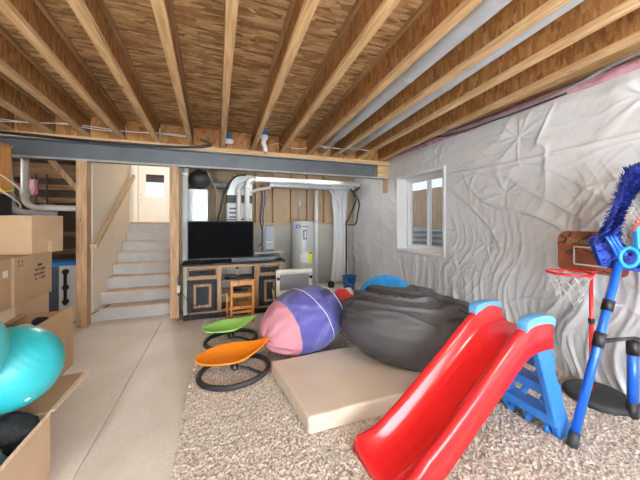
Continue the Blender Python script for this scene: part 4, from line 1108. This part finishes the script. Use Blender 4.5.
# ------------------------------------------------------------------ spinning seats
def spinner(cx, cy, rz, mat, label, s=1.0):
    t = thing('rocking_seat', label, 'toy seat', (cx, cy, 0))
    Rm = Matrix.Rotation(rz, 3, 'Z')
    def P(x, y, z): return Vector((cx, cy, 0)) + Rm @ Vector((x * s, y * s, z))
    zr = .034 + .021
    ring = [P(.335 * math.cos(a), .30 * math.sin(a), zr + .012 * math.cos(a)) for a in [2 * PI * k / 56 for k in range(56)]]
    MB().tube(ring, .023, 12, closed=True).build('base_ring', 'black_rubber', t, True)
    MB().tube(bez([P(.25, -.19, zr + .005), P(.12, -.06, .075), P(.0, 0.0, .085), P(-.02, .10, .075), P(-.03, .29, zr)], 6), .018, 10, flat=.6).build('base_strut', 'black_rubber', t, True)
    MB().lathe(P(0, 0, 0), [(0, .07), (.035, .07), (.04, .09), (.028, .10), (.026, .14), (.045, .155), (0, .158)], 24).build('swivel_post', 'black_plastic', t, True)
    # petal shaped dish
    N, K = 56, 14
    def rim(a):
        c, s_ = math.cos(a), math.sin(a)
        x = .35 * c - .01
        w = .225 * (1 - .72 * max(0, c) ** 1.4)
        y = w * s_
        z = .222 + .075 * max(0, c) ** 2 - .012 * max(0, -c) - .03 * s_ * s_ * (1 if s_ < 0 else .2) * 0 
        return x, y, z
    def dish(i, j):
        a = 2 * PI * (i % N) / N; t_ = j / K
        x, y, z = rim(a)
        zz = .168 + (z - .168) * t_ ** 2.2
        return P(x * t_ - .02 * (1 - t_), y * t_, zz)
    mb = MB(); rows = []
    for j in range(1, K + 1): rows.append([mb.bm.verts.new(dish(i, j)) for i in range(N)])
    c0 = mb.bm.verts.new(dish(0, 0))
    for i in range(N):
        mb.bm.faces.new((c0, rows[0][i], rows[0][(i + 1) % N]))
        for A, B in zip(rows, rows[1:]): mb.bm.faces.new((A[i], B[i], B[(i + 1) % N], A[(i + 1) % N]))
    mb.build('dish_seat', mat, t, True, solid=.012)
    MB().tube([P(*(lambda q: (q[0], q[1], q[2]))(rim(2 * PI * k / N))) for k in range(N)], .008, 8, closed=True).build('rim', mat, t, True)
spinner(.145, 2.73, R(3), 'orange_plastic', 'orange dish seat on a black ring base, nearest the camera', .92)
spinner(.145, 3.47, R(3), 'green_plastic', 'lime green dish seat on a black ring base beside the purple bean bag', .85)

# ------------------------------------------------------------------ slide
t = thing('toy_slide', 'red plastic toddler slide with a blue ladder frame', 'slide', (1.5, 1.35, 0))
SO = Vector((1.945, 1.375, 0)); SRot = Matrix.Rotation(R(2), 3, 'Z')
def SP(u, w, z): return SO + SRot @ Vector((-u, w, z))    # u forward down the slide, w sideways (+ = away from camera), z up
prof = [(-.02, .70), (.12, .70), (.20, .685), (.28, .635), (.45, .50), (.65, .345), (.82, .215), (.92, .145), (1.0, .10), (1.08, .085), (1.17, .08)]
def interp(u):
    for (a, za), (b_, zb) in zip(prof, prof[1:]):
        if u <= b_: return za + (zb - za) * (u - a) / (b_ - a)
    return prof[-1][1]
NU = 64
us = [-.02 + 1.155 * i / NU for i in range(NU + 1)]
def cross(u):
    """closed section across the chute: outer skirt, rail, bed, rail, skirt"""
    zb = sum(interp(u + q) for q in (-.03, 0, .03)) / 3
    tp = min(1, max(0, (u - .95) / .2)); rh = .105 * (1 - .62 * tp)
    if u < .22: rh = .105 + .03 * math.sin(PI * min(1, max(0, (u + .02) / .24)))
    fl = .035 * tp ** 2
    hw = .160 + fl
    sk = .10 if u < .95 else .10 * (1 - tp) + .06 * tp
    L = []
    L += [(-hw - .035, zb - sk + .03), (-hw - .03, zb + rh - .02), (-hw - .018, zb + rh), (-hw + .004, zb + rh), (-hw + .018, zb + rh - .022), (-hw + .032, zb + .03), (-hw + .06, zb + .004), (-hw * .4, zb), (0, zb)]
    return L + [(-a, b_) for a, b_ in L[-2::-1]]
mb = MB(); rows = []
for u in us: rows.append([mb.bm.verts.new(SP(u, w, max(z, .01))) for w, z in cross(u)])
for A, B in zip(rows, rows[1:]):
    for k in range(len(A) - 1): mb.bm.faces.new((A[k], A[k + 1], B[k + 1], B[k]))
# front lip turned down
last = [mb.bm.verts.new(SP(1.155, w * 1.02, max(z - .02, .02))) for w, z in cross(1.135)]
low = [mb.bm.verts.new(SP(1.16, w * 1.02, .03)) for w, z in cross(1.135)]
for A, B in ((rows[-1], last), (last, low)):
    for k in range(len(A) - 1): mb.bm.faces.new((A[k], A[k + 1], B[k + 1], B[k]))
mb.build('chute', 'red_plastic', t, True, solid=.010, sub=0)
# blue arched hand grips on the rails at the top
for s_ in (-1, 1):
    pts = []
    for k in range(17):
        a = PI * k / 16; pts.append(SP(.10 - .135 * math.cos(a), s_ * .172, .797 + .050 * math.sin(a) ** .7))
    mb = MB()
    top = []
    for p in pts: top.append(p)
    ring = []
    for k, p in enumerate(pts):
        d = SRot @ Vector((0, 1, 0))
        ring.append([mb.bm.verts.new(p - d * .032), mb.bm.verts.new(p + d * .032), mb.bm.verts.new(p + d * .032 - Vector((0, 0, .05 if 0 < k < 16 else .02))), mb.bm.verts.new(p - d * .032 - Vector((0, 0, .05 if 0 < k < 16 else .02)))])
    for A, B in zip(ring, ring[1:]):
        for k in range(4): mb.bm.faces.new((A[k], A[(k + 1) % 4], B[(k + 1) % 4], B[k]))
    mb.bm.faces.new(ring[0]); mb.bm.faces.new(ring[-1][::-1])
    lab(mb.build('hand_grip', 'pale_blue', t, True, bevel=.01), 'pale blue rounded grip')
# ladder sides: splayed back legs + front strut, with steps
ZT = .70
for s_ in (-1, 1):
    w0, w1 = s_ * .168, s_ * .19
    P0 = [SP(.12, w0, .69), SP(-.01, w0, .715), SP(-.05, w0 + s_ * .006, .60), SP(-.10, w0 + s_ * .010, .42), SP(-.175, w0 + s_ * .018, .2), SP(-.255, w1, 0.02), SP(-.115, w1, 0.02), SP(-.04, w0 + s_ * .018, .2), SP(.02, w0 + s_ * .010, .42), SP(.08, w0 + s_ * .006, .58)]
    n = (SRot @ Vector((0, -s_, 0))) * .045
    MB().prism(P0, n).build('ladder_side', 'slide_blue', t, bevel=.008)
for k, z in enumerate((.14, .34, .53)):
    u_ = -.055 - .16 * (1 - z / .70) + .01
    a = SP(u_, -.155 - .012 * (3 - k), z); b_ = SP(u_, .155 + .012 * (3 - k), z)
    MB().bar(a + Vector((-.05, 0, 0)), b_ + Vector((-.05, 0, 0)), .13, .06, (0, 0, 1)).build('step', 'slide_blue', t, bevel=.006)
    mb = MB(); 
    mb.bar(a + Vector((0.005, 0, -.05)), b_ + Vector((0.005, 0, -.05)), .02, .09, (0, 0, 1))
    for q in (-.12, 0, .12): mb.bar(SP(u_ + .0, q, z - .02), SP(u_ + .09, q, z - .10), .02, .05, (0, 0, 1))
    mb.build('step_rib', 'slide_blue', t, bevel=.004)
# ------------------------------------------------------------------ basketball hoop
t = thing('toy_basketball_hoop', 'toy basketball hoop on a red pole with a brown printed backboard', 'basketball hoop', (2.79, 1.36, 0))
MB().lathe((2.82, 1.37, .018), [(0, 0), (.20, 0), (.215, .02), (.21, .045), (.19, .06), (.17, .058), (.12, .07), (.04, .078), (0, .08)], 48).build('weighted_base', 'black_rubber', t, True)
MB().cyl((2.77, 1.385, .08), (2.77, 1.385, 1.12), .013, 16).build('pole', 'pole_red', t, True)
MB().cyl((2.77, 1.385, .62), (2.77, 1.385, .66), .020, 16).build('pole_joint', 'black_plastic', t, True)
# rounded backboard in the plane X = 2.73
by0, by1, bz0, bz1 = 1.155, 1.60, 1.02, 1.345
rad = .07; pts = []
for cy, cz, a0 in ((by1 - rad, bz1 - rad, 0), (by0 + rad, bz1 - rad, PI / 2), (by0 + rad, bz0 + rad * .6, PI), (by1 - rad, bz0 + rad * .6, 1.5 * PI)):
    for k in range(7):
        a = a0 + PI / 2 * k / 6
        r2 = rad if cz > 1.2 else rad * .6
        cyy = cy
        if cz < 1.2: cyy = (by0 + rad * .6) if cy < 1.3 else (by1 - rad * .6)
        pts.append((2.735, cyy + r2 * math.cos(a), cz + r2 * math.sin(a)))
MB().prism(pts, (.018, 0, 0)).build('backboard', 'backboard_print', t, bevel=.003)
mb = MB()
for s0, s1 in (((by0 + .12, 1.08), (by1 - .12, 1.08)), ((by0 + .12, 1.22), (by1 - .12, 1.22)), ((by0 + .12, 1.08), (by0 + .12, 1.22)), ((by1 - .12, 1.08), (by1 - .12, 1.22))):
    mb.bar((2.733, *s0), (2.733, *s1), .004, .012, (0, 0, 1) if s0[1] == s1[1] else (0, 1, 0))
mb.build('target_square', 'paper', t)
mb = MB()
for a, b_ in (((1.58, 1.31), (1.48, 1.245)), ((1.56, 1.235), (1.50, 1.33)), ((1.60, 1.24), (1.55, 1.26)), ((1.47, 1.245), (1.36, 1.33)), ((1.54, 1.16), (1.49, 1.20)), ((1.46, 1.215), (1.52, 1.15)), ((1.42, 1.20), (1.33, 1.17)), ((1.33, 1.17), (1.24, 1.10)), ((1.36, 1.27), (1.22, 1.26)), ((1.30, 1.05), (1.22, 1.03)), ((1.40, 1.235), (1.28, 1.24))):
    mb.bar((2.7335, *a), (2.7335, *b_), .003, .011, (0, 0, 1))
mb.build('printed_lines', 'ink', t)
text_mesh('Basketball', .062, 'olive_print', t, Matrix.Translation((2.732, 1.405, 1.268)) @ Matrix.Rotation(R(-90), 4, 'Z') @ Matrix.Rotation(R(90), 4, 'X') @ Matrix.Scale(1, 4), 'lettering', .0008)
RC = Vector((2.515, 1.395, 1.035)); RR = .135
MB().tube([RC + Vector((RR * math.cos(a), RR * math.sin(a), 0)) for a in [2 * PI * k / 40 for k in range(40)]], .009, 10, closed=True).build('rim', 'pole_red', t, True)
MB().prism([(2.735, 1.33, 1.045), (2.735, 1.46, 1.045), (2.64, 1.44, 1.045), (2.64, 1.35, 1.045)], (0, 0, -.018)).build('rim_bracket', 'pole_red', t)
mb = MB(); K = 10
def np_(k, j):
    a = 2 * PI * (k + .5 * (j % 2)) / K; r = RR * (1 - .11 * j) + .006 * math.sin(k * 5 + j * 3)
    return RC + Vector((r * math.cos(a), r * math.sin(a), -.045 * j + .006 * math.sin(k * 3 + j)))
for j in range(5):
    for k in range(K):
        mb.tube([np_(k, j), np_(k, j + 1)], .0022, 5); mb.tube([np_(k, j), np_(k - 1 if j % 2 == 0 else k + 1, j + 1)], .0022, 5)
mb.build('net', 'net_white', t, True)

# ------------------------------------------------------------------ blue tripod stand and fringed frame
t = thing('tripod_stand', 'blue tubular stand with black clamps holding the fringed frame', 'stand', (2.3, 1.15, 0))
A0 = Vector((2.06, 1.13, .03)); A1 = Vector((2.50, 1.10, 1.16)); dv = (A1 - A0).normalized()
MB().tube([A0, A1], .024, 16).build('leg', 'leg_blue', t, True)
lab(MB().tube([A0, A0 + dv * .09], .029, 16).build('foot', 'black_rubber', t, True), 'black rubber foot')
for f0, f1 in ((.52, .60), (.72, .78)): MB().tube([A0.lerp(A1, f0), A0.lerp(A1, f1)], .031, 16).build('clamp', 'black_plastic', t, True)
q = A0.lerp(A1, .55)
MB().tube([q, Vector((2.66, 1.16, .60)), Vector((2.86, 1.17, .575)), Vector((2.95, .97, .56))], .022, 10, flat=.5).build('cross_bar', 'black_plastic', t, True)
MB().tube([Vector((2.80, 1.16, .04)), Vector((2.80, 1.16, .56))], .030, 16).build('leg', 'leg_blue', t, True)
MB().tube([Vector((2.80, 1.16, .02)), Vector((2.80, 1.16, .13))], .036, 16).build('foot', 'black_rubber', t, True)
MB().tube([Vector((2.80, 1.16, .47)), Vector((2.80, 1.16, .57))], .035, 16).build('clamp', 'black_plastic', t, True)
B0 = Vector((2.95, .97, .02)); B1 = Vector((2.95, .97, .56)); MB().tube([B0, B1], .024, 16).build('leg', 'leg_blue', t, True)
MB().tube([B0, B0.lerp(B1, .2)], .029, 16).build('foot', 'black_rubber', t, True)
hp = A0.lerp(A1, .75)
MB().tube([hp, hp + Vector((.10, -.03, -.003))], .007, 8).build('tightening_pin', 'galvanized', t, True)

# fringed frame standing on the tripod: a plane turned towards the middle of the room
t = thing('fringed_net_frame', 'blue bristly frame with grey net and red and blue clips', 'net frame', (2.6, 1.1, 1.16))
Fc = Vector((2.62, 1.00, 1.42)); Rv = Vector((CA, -SA, 0)); Nv = Vector((-SA, -CA, 0)); Uv = Vector((0, 0, 1))
K_ = 1.93 / 284
def FP(u, v, off=0): return Vector((SA * 1.93 + CA * (u - 320) * K_, CA * 1.93 - SA * (u - 320) * K_, H + (222 - v) * K_)) + Nv * off
outer = [(672, 168), (660, 166), (640, 166), (628, 170), (621, 190), (613, 212), (602, 236), (594, 236), (592, 244), (600, 266), (640, 272), (672, 275)]
inner = [(672, 188), (660, 187), (648, 187), (637, 188), (629, 197), (621, 210), (617, 222), (616, 232), (617, 239), (622, 246), (642, 250), (672, 253)]
mb = MB()
ff, bb = .015, -.02
n = len(outer)
vo = [[mb.bm.verts.new(FP(u, v, o_)) for (u, v) in P_] for P_, o_ in ((outer, ff), (inner, ff + .015), (outer, bb), (inner, bb))]
for i in range(n - 1):
    mb.bm.faces.new((vo[0][i], vo[0][i + 1], vo[1][i + 1], vo[1][i])); mb.bm.faces.new((vo[2][i + 1], vo[2][i], vo[3][i], vo[3][i + 1]))
    mb.bm.faces.new((vo[0][i + 1], vo[0][i], vo[2][i], vo[2][i + 1])); mb.bm.faces.new((vo[1][i], vo[1][i + 1], vo[3][i + 1], vo[3][i]))
mb.bm.faces.new((vo[0][0], vo[1][0], vo[3][0], vo[2][0])); mb.bm.faces.new((vo[0][-1], vo[2][-1], vo[3][-1], vo[1][-1]))
mb.build('band', 'mesh_blue', t, bevel=.004)
rr = random.Random(21); mb = MB()
def bristle(mb, p, d, L, r=.0035):
    a, b_ = basis(d); d = d.normalized()
    v1 = [mb.bm.verts.new(p + a * r * math.cos(x) + b_ * r * math.sin(x)) for x in (0, 2.09, 4.19)]
    v2 = mb.bm.verts.new(p + d * L)
    for k in range(3): mb.bm.faces.new((v1[k], v1[(k + 1) % 3], v2))
for i in range(n - 1):
    (u0, v0), (u1, v1) = outer[i], outer[i + 1]; (a0, b0), (a1, b1) = inner[i], inner[i + 1]
    ln = math.hypot(u1 - u0, v1 - v0)
    bottom = i >= 8
    cnt = int(ln * (10 if not bottom else 3))
    for k in range(cnt):
        s_ = rr.random(); w_ = rr.random()
        ou, ov = u0 + (u1 - u0) * s_, v0 + (v1 - v0) * s_; iu, iv = a0 + (a1 - a0) * s_, b0 + (b1 - b0) * s_
        p = FP(ou + (iu - ou) * w_, ov + (iv - ov) * w_, .018 + .012 * w_)
        outv = FP(ou, ov) - FP(iu, iv); outv.normalize()
        d = Nv * rr.uniform(.4, 1.2) + outv * rr.uniform(-.2, .6) + Vector((rr.uniform(-.3, .3), 0, rr.uniform(-.3, .3)))
        bristle(mb, p, d, rr.uniform(.02, .035) * (.5 if bottom else 1))
    for k in range(int(ln * 4) if not bottom else 0):
        s_ = rr.random(); ou, ov = u0 + (u1 - u0) * s_, v0 + (v1 - v0) * s_; iu, iv = a0 + (a1 - a0) * s_, b0 + (b1 - b0) * s_
        outv = (FP(ou, ov) - FP(iu, iv)).normalized()
        p = FP(ou, ov, rr.uniform(-.03, .03)); bristle(mb, p, outv + Vector((0, 0, rr.uniform(-.3, .3))), rr.uniform(.025, .04))
tag(mb.build('fringe', 'fringe_blue', t), None, None, None, 'stuff')
mb = MB()
for k in range(-14, 24):
    for sgn in (1, -1):
        # diagonal net cords, clipped to the inside of the frame
        seg = []
        for s_ in range(0, 41):
            v = 189 + (250 - 189) * s_ / 40; u = 655 + k * 5.5 + sgn * (v - 227) * .8
            left = (640 - (v - 190) * .9 if v < 214 else 616.5) if v < 240 else 620
            if left - 2 < u < 671: seg.append(FP(u, v, .01 + .004 * sgn))
            elif len(seg) > 1: mb.tube(seg[::8] + [seg[-1]], .0028, 5); seg = []
            else: seg = []
        if len(seg) > 1: mb.tube(seg[::8] + [seg[-1]], .0028, 5)
mb.build('net', 'net_grey', t)
lab(MB().faces([FP(622, 247, .0), FP(671, 253, .0), FP(671, 188, .0), FP(640, 188, .0), FP(618, 215, .0)], [(0, 1, 2, 3, 4)]).build('net_backing', 'net_grey', t, solid=.003), 'grey mesh backing')
# red flower connector
fc = (634, 231)
for k in range(6):
    a = 2 * PI * k / 6 + .3
    cx_, cy_ = fc[0] + 9 * math.cos(a), fc[1] + 8 * math.sin(a)
    MB().tube([FP(cx_ + 3.2 * math.cos(b_), cy_ + 3.2 * math.sin(b_), .075) for b_ in [2 * PI * q_ / 14 for q_ in range(14)]], .009, 8, closed=True).build('petal_ring', 'coral_plastic', t, True)
MB().ell(FP(*fc, .08), .02, .02, .02, 16, 10).build('flower_hub', 'coral_plastic', t, True)
MB().tube(bez([FP(624, 222, .07), FP(628, 219, .08), FP(633, 221, .08)], 5), .007, 8).build('petal_arm', 'coral_plastic', t, True)
# light blue clamps
MB().bar(FP(632, 186, .08), FP(643, 204, .08), .045, .03, Nv).build('clip', 'clip_blue', t, bevel=.008)
MB().tube([FP(642 + 7 * math.cos(a), 208 + 10 * math.sin(a), .08) for a in [2 * PI * k / 24 for k in range(24)]], .013, 8, closed=True).build('clip', 'clip_blue', t, True)
MB().bar(FP(625, 226, .08), FP(626, 248, .08), .045, .03, Nv).build('clip', 'clip_blue', t, bevel=.008)
MB().tube([FP(618 + 9 * math.cos(a), 256 + 9 * math.sin(a), .07) for a in [2 * PI * k / 24 for k in range(24)]], .012, 8, closed=True).build('clip', 'clip_blue', t, True)
MB().tube(bez([FP(625, 248, .08), FP(634, 240, .08), FP(642, 240, .08), (FP(648, 248, .08))], 6), .012, 8).build('clip', 'clip_blue', t, True)
for dx in (0, 4, 8): MB().tube(bez([FP(597 + dx, 236, .06), FP(600 + dx, 244, .075), FP(608 + dx, 254, .06)], 5), .010, 8).build('blue_strap', 'leg_blue', t, True)
# neck joining frame to the stand
MB().tube([A1 - dv * .02, FP(622, 262, 0)], .026, 12).build('neck', 'black_plastic', t, True)

# ------------------------------------------------------------------ light
bulb(-1.2, .2, 2.47, 36, 'added fill bulb under the joists left of the camera')  # this and the next: added out of view to brighten the room
bulb(1.3, -.3, 2.47, 44, 'added fill bulb under the joists behind the camera')
bulb(1.05, 5.0, 2.46, 6, 'added fill bulb behind the beam above the television', .08)  # this and the next: added, hidden by the beam, to light the mechanical corner
bulb(2.1, 5.0, 2.46, 7, 'added fill bulb behind the beam above the water heater', .08)
bulb(-1.4, 8.6, 3.7, 85, 'added fill bulb on the hall ceiling at the top of the stairs')  # added to brighten the upstairs hall
bulb(-3.0, 5.0, 2.3, 7, 'added fill bulb in the dark storage bay')  # added to lift the storage bay
def area(name, loc, rot, sx, sy, power, col):
    L = bpy.data.lights.new(name, 'AREA'); L.shape = 'RECTANGLE'; L.size = sx; L.size_y = sy; L.energy = power; L.color = col
    o = bpy.data.objects.new(name, L); COL.objects.link(o); o.location = loc; o.rotation_euler = rot
    return o
area('added_patio_light', (.1, Y0 - .3, 1.25), (R(90), 0, 0), 4.4, 2.1, 310, (.88, .94, 1))      # added area light standing in for daylight at the added patio door
w_ = bpy.data.worlds.new('sky'); SC.world = w_; w_.use_nodes = True
nt = w_.node_tree; bg = nt.nodes['Background']
tc = nn(nt, 'ShaderNodeTexCoord'); n1 = nn(nt, 'ShaderNodeTexNoise'); n1.inputs['Scale'].default_value = 3
nt.links.new(tc.outputs['Generated'], n1.inputs['Vector'])
nt.links.new(ramp(nt, n1.outputs['Fac'], [(.38, (.55, .72, .95)), (.6, (.95, .97, 1))]), bg.inputs['Color'])
bg.inputs['Strength'].default_value = .8

SC.view_settings.view_transform = 'Standard'; SC.view_settings.look = 'None'; SC.view_settings.gamma = 1
SC.view_settings.use_curve_mapping = False
SC.view_settings.exposure = 0.85
SC.cycles.max_bounces = 8; SC.cycles.diffuse_bounces = 5
SC.cycles.use_denoising = True
SC.cycles.sample_clamp_indirect = 4
